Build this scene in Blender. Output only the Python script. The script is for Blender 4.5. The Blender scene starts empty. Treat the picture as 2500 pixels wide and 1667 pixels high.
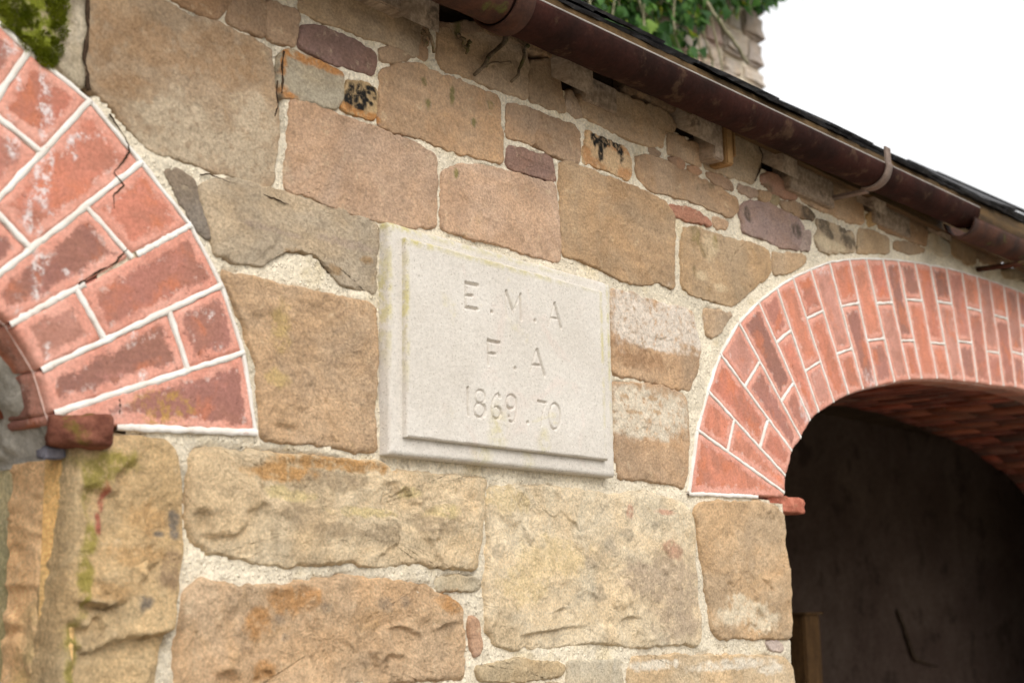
import bpy, math, random
import numpy as np
from mathutils import Matrix, Vector

# ------------------------------------------------------------------ camera, sky, sun, exposure
sc = bpy.context.scene
COL = sc.collection
cam_d = bpy.data.cameras.new('camera')
cam = bpy.data.objects.new('camera', cam_d); COL.objects.link(cam)
cam_d.sensor_width = 36.0; cam_d.lens = 50.0; cam_d.clip_start = 0.05; cam_d.clip_end = 500
F = Vector((0.76506934, 0.61724007, 0.18353092)); R = Vector((0.6302743, -0.77618765, -0.0169422)); U = Vector((-0.13199703, -0.12863678, 0.98286793))
cam.matrix_world = Matrix(((R.x, U.x, -F.x, 0.0), (R.y, U.y, -F.y, -1.6), (R.z, U.z, -F.z, 1.6), (0, 0, 0, 1)))
cam_d.dof.use_dof = True; cam_d.dof.focus_distance = 2.62; cam_d.dof.aperture_fstop = 4.5
sc.camera = cam

SUN_EL, SUN_AZ = math.radians(43), math.radians(-24)       # azimuth measured from -y (in front of the wall), positive towards +x
world = bpy.data.worlds.new('World'); sc.world = world; world.use_nodes = True
wn = world.node_tree.nodes; wl = world.node_tree.links
bg = wn['Background']
sky = wn.new('ShaderNodeTexSky'); sky.sky_type = 'NISHITA'; sky.sun_disc = False
sky.sun_elevation = SUN_EL; sky.sun_rotation = math.pi - SUN_AZ
sky.air_density = 1.0; sky.dust_density = 6.0; sky.ozone_density = 1.0
hsv = wn.new('ShaderNodeHueSaturation'); hsv.inputs['Saturation'].default_value = 0.10   # overcast: no blue ...
gam = wn.new('ShaderNodeGamma'); gam.inputs[1].default_value = 0.4                        # ... and cloud evens the brightness out
lvl = wn.new('ShaderNodeVectorMath'); lvl.operation = 'SCALE'; lvl.inputs['Scale'].default_value = 3.2
wl.new(sky.outputs[0], hsv.inputs['Color']); wl.new(hsv.outputs[0], gam.inputs[0]); wl.new(gam.outputs[0], lvl.inputs[0]); wl.new(lvl.outputs[0], bg.inputs[0])
bg.inputs[1].default_value = 0.15
sun_d = bpy.data.lights.new('sun', 'SUN'); sun_d.energy = 0.9; sun_d.angle = math.radians(30); sun_d.color = (1.0, 0.96, 0.90)
sun = bpy.data.objects.new('sun', sun_d); COL.objects.link(sun); sun.location = (-3, -6, 8)
sdir = Vector((math.sin(SUN_AZ)*math.cos(SUN_EL), -math.cos(SUN_AZ)*math.cos(SUN_EL), math.sin(SUN_EL)))
sun.rotation_euler = sdir.to_track_quat('Z', 'Y').to_euler()
sc.view_settings.view_transform = 'Standard'; sc.view_settings.look = 'None'
sc.view_settings.exposure = 0.62; sc.view_settings.gamma = 1.0; sc.view_settings.use_curve_mapping = False
sc.cycles.max_bounces = 8; sc.cycles.diffuse_bounces = 5

# ---- measured tables, metres on the wall face (x along the wall, z up) ----
HOLES = [
[(2.1507, 2.6463), (2.1848, 2.6501), (2.214, 2.64), (2.2122, 2.5991), (2.1732, 2.6037), (2.1541, 2.6106)],
[(2.5762, 2.6582), (2.6611, 2.6667), (2.6584, 2.6314), (2.5901, 2.6176)],
[(2.9645, 2.6584), (3.02, 2.6699), (3.0838, 2.6396), (3.0744, 2.6224), (3.0011, 2.6281)],
[(3.4901, 2.7039), (3.616, 2.7193), (3.6064, 2.6541), (3.5229, 2.6491)],
[(3.9771, 2.7417), (4.1004, 2.7589), (4.0985, 2.6723), (3.9947, 2.6692)],
[(1.7463, 2.6419), (1.8168, 2.6424), (1.7865, 2.6194), (1.7606, 2.6085), (1.7442, 2.6098)],
]
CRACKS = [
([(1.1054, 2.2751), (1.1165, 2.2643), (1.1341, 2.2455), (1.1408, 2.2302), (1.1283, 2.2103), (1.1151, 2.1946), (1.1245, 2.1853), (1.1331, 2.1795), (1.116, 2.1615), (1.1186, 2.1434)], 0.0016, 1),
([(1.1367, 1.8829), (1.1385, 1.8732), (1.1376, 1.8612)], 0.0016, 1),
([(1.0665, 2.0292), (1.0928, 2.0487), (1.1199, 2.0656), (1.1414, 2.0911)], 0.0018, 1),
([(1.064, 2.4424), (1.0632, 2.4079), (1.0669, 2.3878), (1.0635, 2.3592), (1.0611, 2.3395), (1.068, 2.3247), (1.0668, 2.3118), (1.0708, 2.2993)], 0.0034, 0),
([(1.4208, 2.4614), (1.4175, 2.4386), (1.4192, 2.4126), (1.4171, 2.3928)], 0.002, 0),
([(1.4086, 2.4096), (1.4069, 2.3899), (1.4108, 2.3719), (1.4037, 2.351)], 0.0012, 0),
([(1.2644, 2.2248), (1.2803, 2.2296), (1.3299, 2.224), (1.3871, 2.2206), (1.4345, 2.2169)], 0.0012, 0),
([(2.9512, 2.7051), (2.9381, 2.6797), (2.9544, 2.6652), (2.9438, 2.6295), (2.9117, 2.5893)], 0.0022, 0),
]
STONES = [
([(1.0727, 2.4747), (1.1784, 2.468), (1.241, 2.4614), (1.2961, 2.4656), (1.3527, 2.467), (1.3966, 2.4612), (1.4013, 2.4343), (1.4072, 2.3877), (1.4114, 2.3388), (1.4066, 2.2808), (1.4039, 2.2455), (1.3869, 2.2339), (1.3293, 2.2375), (1.283, 2.24), (1.2345, 2.2422), (1.1871, 2.2411), (1.1623, 2.2513), (1.1348, 2.27), (1.1084, 2.2892), (1.0827, 2.3033), (1.0757, 2.3143), (1.0727, 2.3685), (1.0719, 2.4322)], (171, 142, 110), 0.22, 0.007),
([(1.0562, 2.4611), (1.0623, 2.4289), (1.0641, 2.3763), (1.0605, 2.3372), (1.0666, 2.3054), (1.0538, 2.3081), (1.0261, 2.3197), (0.9943, 2.3359), (0.97, 2.3458), (0.9375, 2.3587), (0.8999, 2.3664), (0.8977, 2.4055)], (178, 158, 128), 0.3, 0.005),
([(1.1951, 2.4985), (1.3112, 2.5268), (1.309, 2.5024), (1.29, 2.4751), (1.2735, 2.4721), (1.2408, 2.4752), (1.2141, 2.48)], (158, 122, 88), 0.2, 0.006),
([(1.3134, 2.5267), (1.3455, 2.5322), (1.3835, 2.5349), (1.3859, 2.497), (1.3838, 2.4774), (1.364, 2.4752), (1.3347, 2.4753), (1.3123, 2.4774)], (160, 128, 98), 0.2, 0.006),
([(1.3893, 2.5348), (1.4207, 2.5371), (1.4528, 2.5366), (1.4515, 2.5105), (1.4449, 2.4795), (1.4183, 2.4774), (1.3904, 2.4775), (1.3916, 2.5056)], (162, 130, 100), 0.2, 0.006),
([(1.4541, 2.542), (1.4535, 2.583), (1.7464, 2.6838), (1.7421, 2.6218), (1.7284, 2.5495), (1.6695, 2.5503), (1.6163, 2.5469), (1.5648, 2.5449), (1.5052, 2.5411)], (176, 148, 116), 0.2, 0.007),
([(1.467, 2.5201), (1.4828, 2.5276), (1.5184, 2.5289), (1.5784, 2.5299), (1.6303, 2.5225), (1.6268, 2.5058), (1.6181, 2.4824), (1.582, 2.4796), (1.5319, 2.4775), (1.4834, 2.478), (1.4518, 2.4832), (1.4548, 2.4964)], (138, 104, 92), 0.3, 0.007),
([(1.6356, 2.5319), (1.6551, 2.5392), (1.6913, 2.5436), (1.7171, 2.5461), (1.7097, 2.5371), (1.6695, 2.5211), (1.6409, 2.5139)], (165, 135, 105), 0.2, 0.005),
([(1.4244, 2.4637), (1.449, 2.4675), (1.4931, 2.466), (1.532, 2.465), (1.5486, 2.4597), (1.5487, 2.4396), (1.5407, 2.4072), (1.5326, 2.4), (1.4939, 2.3994), (1.4377, 2.3937), (1.418, 2.393), (1.4177, 2.4121), (1.4201, 2.4467)], (172, 156, 130), 0.15, 0.006),
([(1.5653, 2.4518), (1.5855, 2.4576), (1.6269, 2.459), (1.6286, 2.4363), (1.6234, 2.4066), (1.6062, 2.4046), (1.5656, 2.4027), (1.549, 2.407), (1.5489, 2.4195), (1.5587, 2.4373)], (182, 150, 102), 0.15, 0.006),
([(1.6444, 2.4927), (1.6694, 2.5105), (1.7133, 2.5275), (1.7433, 2.5323), (1.7584, 2.5259), (1.8206, 2.5329), (1.8852, 2.5346), (1.9522, 2.5335), (1.956, 2.5116), (1.961, 2.4558), (1.9599, 2.4102), (1.8991, 2.4041), (1.8385, 2.4004), (1.7423, 2.4007), (1.6692, 2.3979), (1.6339, 2.3991), (1.6391, 2.4185), (1.6409, 2.4552)], (184, 146, 108), 0.18, 0.006),
([(1.4438, 2.3843), (1.4847, 2.3921), (1.5462, 2.3885), (1.617, 2.3872), (1.6871, 2.3871), (1.7342, 2.3856), (1.7795, 2.3751), (1.7792, 2.3429), (1.7754, 2.2895), (1.7718, 2.2505), (1.7118, 2.2392), (1.6471, 2.2339), (1.5666, 2.2333), (1.4717, 2.2401), (1.4307, 2.241), (1.4334, 2.2826), (1.4377, 2.337)], (186, 150, 120), 0.22, 0.007),
([(1.7952, 2.3495), (1.848, 2.3795), (1.9585, 2.3939), (2.1205, 2.4009), (2.1293, 2.339), (2.1302, 2.2525), (2.0188, 2.2516), (1.8936, 2.2501), (1.7918, 2.254), (1.7936, 2.3094)], (187, 152, 124), 0.2, 0.007),
([(2.1431, 2.4478), (2.1627, 2.4614), (2.216, 2.4589), (2.2811, 2.4556), (2.3862, 2.4575), (2.4687, 2.4565), (2.5194, 2.4479), (2.547, 2.4274), (2.548, 2.3987), (2.5438, 2.3548), (2.5361, 2.2693), (2.513, 2.2671), (2.4738, 2.2733), (2.4121, 2.2535), (2.369, 2.2494), (2.312, 2.255), (2.2867, 2.2597), (2.1981, 2.2708), (2.1409, 2.2692), (2.1419, 2.3205), (2.14, 2.3671), (2.1379, 2.4109)], (172, 138, 100), 0.18, 0.007),
([(1.9779, 2.5261), (1.9999, 2.5321), (2.1042, 2.5395), (2.19, 2.5379), (2.2092, 2.5275), (2.2088, 2.5197), (2.1696, 2.5144), (2.1218, 2.5088), (2.0659, 2.4975), (2.0605, 2.4706), (1.9763, 2.4654), (1.9751, 2.5023)], (170, 136, 104), 0.18, 0.006),
([(2.0667, 2.4942), (2.1217, 2.5064), (2.1695, 2.5119), (2.2087, 2.5163), (2.2014, 2.4616), (2.1484, 2.464), (2.0649, 2.4673)], (172, 138, 106), 0.18, 0.005),
([(1.9801, 2.4464), (2.002, 2.4503), (2.0463, 2.4482), (2.1152, 2.456), (2.1276, 2.4116), (2.063, 2.4085), (2.0183, 2.4054), (1.979, 2.4034), (1.9754, 2.4281)], (146, 110, 94), 0.3, 0.006),
([(2.2369, 2.5376), (2.2596, 2.5372), (2.3372, 2.5379), (2.3743, 2.5343), (2.3865, 2.5117), (2.3851, 2.4858), (2.3708, 2.4714), (2.3338, 2.474), (2.282, 2.4744), (2.2166, 2.4728), (2.2228, 2.5003)], (192, 154, 108), 0.15, 0.006),
([(1.7883, 2.6147), (1.8317, 2.6218), (1.9024, 2.6495), (1.9695, 2.6555), (1.984, 2.6516), (2.0264, 2.6548), (2.0327, 2.651), (2.0386, 2.6344), (2.0446, 2.6163), (2.0407, 2.5589), (2.0024, 2.5552), (1.9588, 2.5527), (1.9004, 2.5511), (1.8536, 2.5496), (1.7931, 2.5465), (1.7822, 2.5681)], (180, 148, 114), 0.2, 0.007),
([(1.7388, 2.6081), (1.7569, 2.6087), (1.7585, 2.5791), (1.735, 2.5758)], (160, 128, 98), 0.2, 0.004),
([(1.7331, 2.57), (1.7566, 2.5707), (1.7546, 2.5481), (1.7312, 2.5488)], (160, 128, 98), 0.2, 0.003),
([(1.7921, 2.6239), (1.8552, 2.6494), (1.9025, 2.6592), (1.9084, 2.6514), (1.8627, 2.6356), (1.8241, 2.6221), (1.7939, 2.6165)], (150, 118, 88), 0.3, 0.006),
([(1.9085, 2.6597), (1.9808, 2.6884), (1.9847, 2.6798), (1.9696, 2.6569), (1.9124, 2.6541)], (160, 125, 92), 0.2, 0.008),
([(1.98, 2.6587), (2.0019, 2.6924), (2.0276, 2.6978), (2.0886, 2.6926), (2.1543, 2.6984), (2.1537, 2.6835), (2.1326, 2.6684), (2.0808, 2.66), (2.035, 2.656), (2.0053, 2.661)], (178, 144, 110), 0.35, 0.01),
([(2.0529, 2.6326), (2.113, 2.6581), (2.151, 2.6556), (2.1402, 2.6219), (2.158, 2.5873), (2.1618, 2.5609), (2.1284, 2.561), (2.0505, 2.5547), (2.0481, 2.5806)], (166, 136, 104), 0.22, 0.006),
([(2.1732, 2.6037), (2.1855, 2.6071), (2.2162, 2.5755), (2.2208, 2.5674), (2.191, 2.5626), (2.1622, 2.5701)], (176, 148, 122), 0.2, 0.008),
([(2.2338, 2.6362), (2.2958, 2.6506), (2.3701, 2.6522), (2.4529, 2.6553), (2.5394, 2.6586), (2.5709, 2.6432), (2.5607, 2.6237), (2.525, 2.6179), (2.5107, 2.5776), (2.4531, 2.5666), (2.3652, 2.564), (2.2865, 2.566), (2.2209, 2.5705), (2.2121, 2.596)], (182, 150, 116), 0.28, 0.007),
([(2.539, 2.6151), (2.5804, 2.6162), (2.6181, 2.6151), (2.6526, 2.6177), (2.6606, 2.5981), (2.6683, 2.5688), (2.6231, 2.5676), (2.5686, 2.5675), (2.5317, 2.5667)], (180, 148, 116), 0.25, 0.006),
([(2.687, 2.6408), (2.7708, 2.652), (2.8036, 2.6577), (2.8451, 2.7034), (2.933, 2.7132), (2.9514, 2.674), (2.942, 2.6281), (2.9035, 2.5837), (2.834, 2.5804), (2.7506, 2.5735), (2.6881, 2.5711), (2.6832, 2.6084)], (182, 154, 122), 0.25, 0.007),
([(2.9422, 2.6052), (2.984, 2.6251), (3.035, 2.6264), (3.0857, 2.6143), (3.1326, 2.6062), (3.1257, 2.5928), (3.0561, 2.5816), (2.9947, 2.5811), (2.9508, 2.5918)], (162, 120, 98), 0.25, 0.006),
([(3.1591, 2.6494), (3.2556, 2.6687), (3.3495, 2.6816), (3.4742, 2.7126), (3.489, 2.6843), (3.5085, 2.6455), (3.5096, 2.6085), (3.421, 2.5906), (3.3031, 2.5914), (3.2073, 2.593), (3.1528, 2.5947), (3.1507, 2.6235)], (184, 148, 112), 0.25, 0.007),
([(2.5766, 2.5636), (2.6014, 2.5601), (2.5919, 2.5438), (2.5669, 2.5426), (2.5551, 2.5515)], (165, 125, 95), 0.2, 0.004),
([(2.6136, 2.5536), (2.6527, 2.5628), (2.6782, 2.5568), (2.6602, 2.5478), (2.6213, 2.5436)], (170, 128, 96), 0.2, 0.004),
([(2.6914, 2.5574), (2.7408, 2.564), (2.8044, 2.5613), (2.8123, 2.5459), (2.7796, 2.5411), (2.7211, 2.5425)], (168, 134, 106), 0.2, 0.004),
([(2.8324, 2.5627), (2.9189, 2.5669), (2.9278, 2.5588), (2.888, 2.5476), (2.8358, 2.5486)], (170, 140, 118), 0.2, 0.004),
([(2.9283, 2.564), (2.9588, 2.5732), (2.9941, 2.5759), (2.9771, 2.5568), (2.9368, 2.5506)], (180, 140, 98), 0.2, 0.005),
([(2.9882, 2.5669), (3.0198, 2.5789), (3.0341, 2.5691), (3.0223, 2.5536), (2.9917, 2.5522)], (150, 130, 95), 0.2, 0.005),
([(2.4121, 2.5307), (2.4458, 2.5388), (2.5318, 2.5463), (2.6514, 2.5405), (2.7456, 2.5342), (2.8236, 2.5232), (2.8288, 2.5066), (2.7997, 2.4795), (2.709, 2.4779), (2.5861, 2.4787), (2.4693, 2.4663), (2.4198, 2.4746), (2.4049, 2.5)], (172, 138, 104), 0.2, 0.006),
([(2.4582, 2.5581), (2.4811, 2.5631), (2.5127, 2.5632), (2.5033, 2.5527), (2.4688, 2.5476)], (160, 128, 98), 0.2, 0.005),
([(2.5355, 2.5571), (2.5683, 2.5633), (2.6007, 2.5559), (2.585, 2.5471), (2.5437, 2.5491)], (158, 120, 90), 0.2, 0.005),
([(2.5339, 2.4476), (2.5726, 2.4559), (2.6573, 2.4569), (2.7062, 2.4431), (2.6931, 2.4371), (2.5827, 2.4314), (2.5473, 2.4307)], (176, 120, 96), 0.2, 0.006),
([(2.7137, 2.4583), (2.785, 2.4625), (2.7705, 2.445), (2.7185, 2.4387)], (190, 150, 112), 0.2, 0.004),
([(2.842, 2.5128), (2.8965, 2.5356), (2.9761, 2.5463), (3.0571, 2.5428), (3.1304, 2.5397), (3.153, 2.5258), (3.145, 2.5031), (3.1162, 2.4609), (3.0422, 2.4522), (2.9666, 2.4531), (2.8981, 2.4524), (2.841, 2.4511), (2.8474, 2.4695), (2.8332, 2.4937)], (150, 122, 112), 0.3, 0.007),
([(3.0387, 2.5636), (3.1085, 2.5812), (3.1887, 2.5756), (3.2211, 2.5689), (3.2084, 2.5556), (3.1317, 2.5505), (3.058, 2.5508)], (160, 128, 96), 0.2, 0.005),
([(3.1402, 2.5074), (3.1875, 2.518), (3.191, 2.5014), (3.1766, 2.4722), (3.1271, 2.463)], (158, 132, 118), 0.2, 0.005),
([(3.2255, 2.5591), (3.2996, 2.5633), (3.3574, 2.5611), (3.4416, 2.5638), (3.4467, 2.534), (3.4347, 2.5135), (3.2896, 2.4839), (3.2325, 2.4787), (3.2132, 2.5031), (3.2336, 2.5338)], (172, 150, 122), 0.25, 0.006),
([(3.4749, 2.5831), (3.5449, 2.5913), (3.6623, 2.5939), (3.6592, 2.5523), (3.4596, 2.5168)], (168, 140, 106), 0.15, 0.006),
([(3.5979, 2.6595), (3.7198, 2.677), (3.8793, 2.6907), (3.9438, 2.6843), (3.9398, 2.6612), (3.9168, 2.6235), (3.8094, 2.6167), (3.6858, 2.6141), (3.6087, 2.6147)], (162, 126, 92), 0.25, 0.006),
([(3.9461, 2.6597), (3.9882, 2.6707), (4.0963, 2.6604), (4.109, 2.6342), (4.0325, 2.6144), (3.9352, 2.6159)], (196, 180, 156), 0.2, 0.006),
([(4.1053, 2.6707), (4.1751, 2.7015), (4.3265, 2.7191), (4.3104, 2.6388), (4.2472, 2.6217), (4.1403, 2.6313), (4.1185, 2.6474)], (166, 134, 98), 0.2, 0.006),
([(3.6935, 2.5865), (3.7822, 2.6039), (3.9146, 2.6107), (3.9061, 2.5994), (3.803, 2.5776), (3.6941, 2.5707)], (160, 130, 98), 0.2, 0.005),
([(4.5316, 2.6477), (4.6546, 2.6784), (4.7974, 2.6971), (4.8096, 2.6735), (4.5614, 2.6344)], (172, 146, 112), 0.2, 0.005),
([(3.5249, 2.6314), (3.5966, 2.6509), (3.5871, 2.626), (3.5379, 2.6031)], (186, 146, 90), 0.2, 0.005),
([(3.8937, 2.7381), (3.9746, 2.7468), (3.9835, 2.7204), (3.9853, 2.6926), (3.9516, 2.6915), (3.9009, 2.7035)], (158, 126, 92), 0.2, 0.003),
([(4.3417, 2.719), (4.5497, 2.7311), (4.5477, 2.6844), (4.3737, 2.6501), (4.3304, 2.6632)], (150, 118, 86), 0.3, 0.004),
([(2.3795, 2.6976), (2.4191, 2.7043), (2.4213, 2.6744), (2.3777, 2.6645)], (156, 124, 96), 0.3, 0.002),
([(2.4274, 2.6972), (2.4517, 2.7013), (2.4534, 2.6762), (2.426, 2.6721)], (160, 128, 98), 0.3, 0.002),
([(2.461, 2.7021), (2.4917, 2.7036), (2.4817, 2.6745), (2.4574, 2.6749)], (158, 126, 98), 0.3, 0.002),
([(2.4933, 2.6969), (2.525, 2.7057), (2.5456, 2.6994), (2.5797, 2.7015), (2.5693, 2.6743), (2.5019, 2.6705), (2.4796, 2.674)], (158, 128, 100), 0.3, 0.003),
([(2.587, 2.4091), (2.6544, 2.4192), (2.7681, 2.4175), (2.8896, 2.4302), (2.9662, 2.4267), (2.9678, 2.373), (2.8791, 2.3208), (2.7808, 2.2655), (2.6915, 2.2633), (2.6303, 2.2652), (2.5712, 2.2719), (2.5719, 2.347)], (178, 146, 108), 0.22, 0.007),
([(2.9875, 2.4252), (3.1543, 2.4503), (3.1562, 2.4338), (3.0721, 2.3947), (2.986, 2.3762)], (172, 140, 104), 0.2, 0.006),
([(2.6582, 2.2333), (2.6897, 2.2414), (2.779, 2.2448), (2.724, 2.2015), (2.6847, 2.1794), (2.6606, 2.186)], (180, 150, 118), 0.25, 0.005),
([(2.3027, 2.2247), (2.3467, 2.2258), (2.4265, 2.2232), (2.5388, 2.2249), (2.6093, 2.2259), (2.6186, 2.1915), (2.6331, 2.1448), (2.6172, 2.0944), (2.5816, 2.0537), (2.521, 2.0519), (2.4432, 2.0525), (2.3633, 2.0556), (2.3025, 2.0545), (2.2997, 2.1164)], (184, 148, 112), 0.35, 0.005),
([(2.3014, 2.0323), (2.3887, 2.0398), (2.4427, 2.0448), (2.5486, 2.0376), (2.5591, 2.0246), (2.5714, 1.9944), (2.572, 1.9475), (2.5613, 1.8954), (2.5458, 1.8407), (2.4301, 1.8464), (2.3107, 1.8459), (2.3001, 1.8821), (2.3011, 1.9693)], (184, 148, 112), 0.35, 0.007),
([(1.2657, 2.2075), (1.307, 2.2287), (1.4177, 2.233), (1.5187, 2.2301), (1.6331, 2.2244), (1.6311, 2.1626), (1.6271, 2.1092), (1.5676, 2.1117), (1.5387, 2.1175), (1.5148, 2.1381), (1.4867, 2.1506), (1.4369, 2.1469), (1.4107, 2.1331), (1.3851, 2.1129), (1.3429, 2.1107), (1.2995, 2.1127), (1.2832, 2.1521)], (180, 158, 130), 0.3, 0.008),
([(1.2022, 2.2159), (1.2249, 2.2266), (1.2539, 2.2191), (1.261, 2.2041), (1.2683, 2.1815), (1.2849, 2.1629), (1.2895, 2.1418), (1.2778, 2.1308), (1.2601, 2.1459), (1.2437, 2.1686), (1.2221, 2.1933)], (140, 124, 108), 0.2, 0.004),
([(1.3091, 2.0876), (1.3517, 2.091), (1.429, 2.0852), (1.5295, 2.0863), (1.6291, 2.0877), (1.6293, 1.981), (1.6254, 1.8512), (1.5883, 1.8484), (1.5131, 1.853), (1.4329, 1.8533), (1.3937, 1.8534), (1.3898, 1.8809), (1.3799, 1.9515), (1.3578, 2.0076), (1.3319, 2.0528)], (188, 154, 118), 0.5, 0.009),
([(1.2618, 1.8188), (1.2861, 1.828), (1.3577, 1.8269), (1.4772, 1.829), (1.6354, 1.8316), (1.6675, 1.8175), (1.7944, 1.8202), (1.8992, 1.8189), (1.8937, 1.7823), (1.8806, 1.707), (1.8741, 1.6656), (1.8035, 1.667), (1.7286, 1.6768), (1.6473, 1.6654), (1.5702, 1.6746), (1.4361, 1.6664), (1.3612, 1.6748), (1.2979, 1.6829), (1.2669, 1.7003), (1.2572, 1.7228), (1.2584, 1.7832)], (206, 180, 142), 0.65, 0.012),
([(1.2593, 1.6324), (1.2914, 1.6443), (1.3621, 1.6354), (1.4366, 1.6354), (1.5517, 1.6486), (1.6671, 1.6457), (1.7493, 1.6354), (1.792, 1.6212), (1.8302, 1.6066), (1.8389, 1.5957), (1.8447, 1.5396), (1.8394, 1.4878), (1.769, 1.4863), (1.6668, 1.4846), (1.5713, 1.4829), (1.4819, 1.4752), (1.2533, 1.474), (1.2451, 1.5462), (1.2497, 1.5867)], (206, 168, 126), 0.9, 0.014),
([(1.9107, 1.8043), (1.9811, 1.8119), (2.1366, 1.8162), (2.2773, 1.811), (2.3992, 1.8213), (2.5249, 1.8096), (2.5654, 1.786), (2.5726, 1.7227), (2.5761, 1.6329), (2.5802, 1.5527), (2.5708, 1.5194), (2.4434, 1.5232), (2.3357, 1.5222), (2.2629, 1.5285), (2.1792, 1.535), (2.0858, 1.5261), (1.9734, 1.5297), (1.9166, 1.5389), (1.8998, 1.5671), (1.8953, 1.6332), (1.9086, 1.7077), (1.9015, 1.76)], (212, 190, 156), 0.6, 0.012),
([(2.5853, 1.7986), (2.6677, 1.8152), (2.8569, 1.8218), (2.9266, 1.817), (2.9723, 1.7999), (2.9702, 1.7417), (2.9772, 1.6524), (2.98, 1.5834), (2.9773, 1.5208), (2.828, 1.5258), (2.6618, 1.5302), (2.6319, 1.5516), (2.6188, 1.6058), (2.6013, 1.7143)], (194, 160, 120), 0.5, 0.01),
([(2.3343, 1.4984), (2.5059, 1.4962), (2.7488, 1.4874), (2.9416, 1.4755), (2.9724, 1.457), (2.9807, 1.3651), (2.5634, 1.3784), (2.3144, 1.4071), (2.3212, 1.4759)], (200, 172, 134), 0.35, 0.009),
([(2.1305, 1.4982), (2.2901, 1.4959), (2.3007, 1.4241), (2.1214, 1.4346)], (190, 176, 152), 0.2, 0.006),
([(1.8698, 1.5015), (1.9728, 1.5082), (2.1186, 1.4972), (2.1166, 1.481), (2.0457, 1.4744), (1.9362, 1.476), (1.8763, 1.4847)], (192, 166, 126), 0.4, 0.007),
([(1.772, 1.6443), (1.816, 1.6517), (1.8688, 1.6496), (1.882, 1.6378), (1.8684, 1.6299), (1.8083, 1.6317), (1.7755, 1.6286)], (182, 164, 134), 0.4, 0.006),
([(2.8603, 1.5136), (2.9002, 1.5141), (2.9334, 1.5083), (2.932, 1.4954), (2.879, 1.5019)], (190, 166, 152), 0.2, 0.004),
([(1.0702, 1.8171), (1.1288, 1.8287), (1.1812, 1.834), (1.2181, 1.8335), (1.2332, 1.8182), (1.242, 1.7847), (1.2442, 1.7367), (1.2427, 1.6751), (1.2388, 1.6253), (1.2295, 1.5762), (1.2196, 1.5495), (1.2119, 1.5017), (1.2095, 1.4595), (1.0637, 1.4697), (1.0638, 1.5281), (1.0681, 1.6517), (1.0705, 1.7561)], (202, 170, 122), 0.75, 0.018),
([(1.8555, 1.5825), (1.8747, 1.5785), (1.8829, 1.5312), (1.8679, 1.5173), (1.857, 1.5392)], (180, 140, 110), 0.2, 0.003),
([(1.2596, 1.4593), (1.4821, 1.4614), (1.6472, 1.471), (1.8336, 1.4691), (1.8388, 1.3846), (1.6666, 1.3852), (1.2685, 1.4073)], (192, 158, 118), 0.6, 0.009),
([(1.8668, 1.4602), (1.9956, 1.459), (2.1092, 1.4583), (2.1125, 1.4084), (2.105, 1.3482), (1.8651, 1.3684)], (188, 160, 124), 0.5, 0.008),
([(2.1273, 1.4189), (2.3, 1.4104), (2.5621, 1.3613), (2.9781, 1.3413), (2.9798, 1.2651), (2.1306, 1.3385)], (194, 164, 128), 0.5, 0.008),
]
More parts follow.
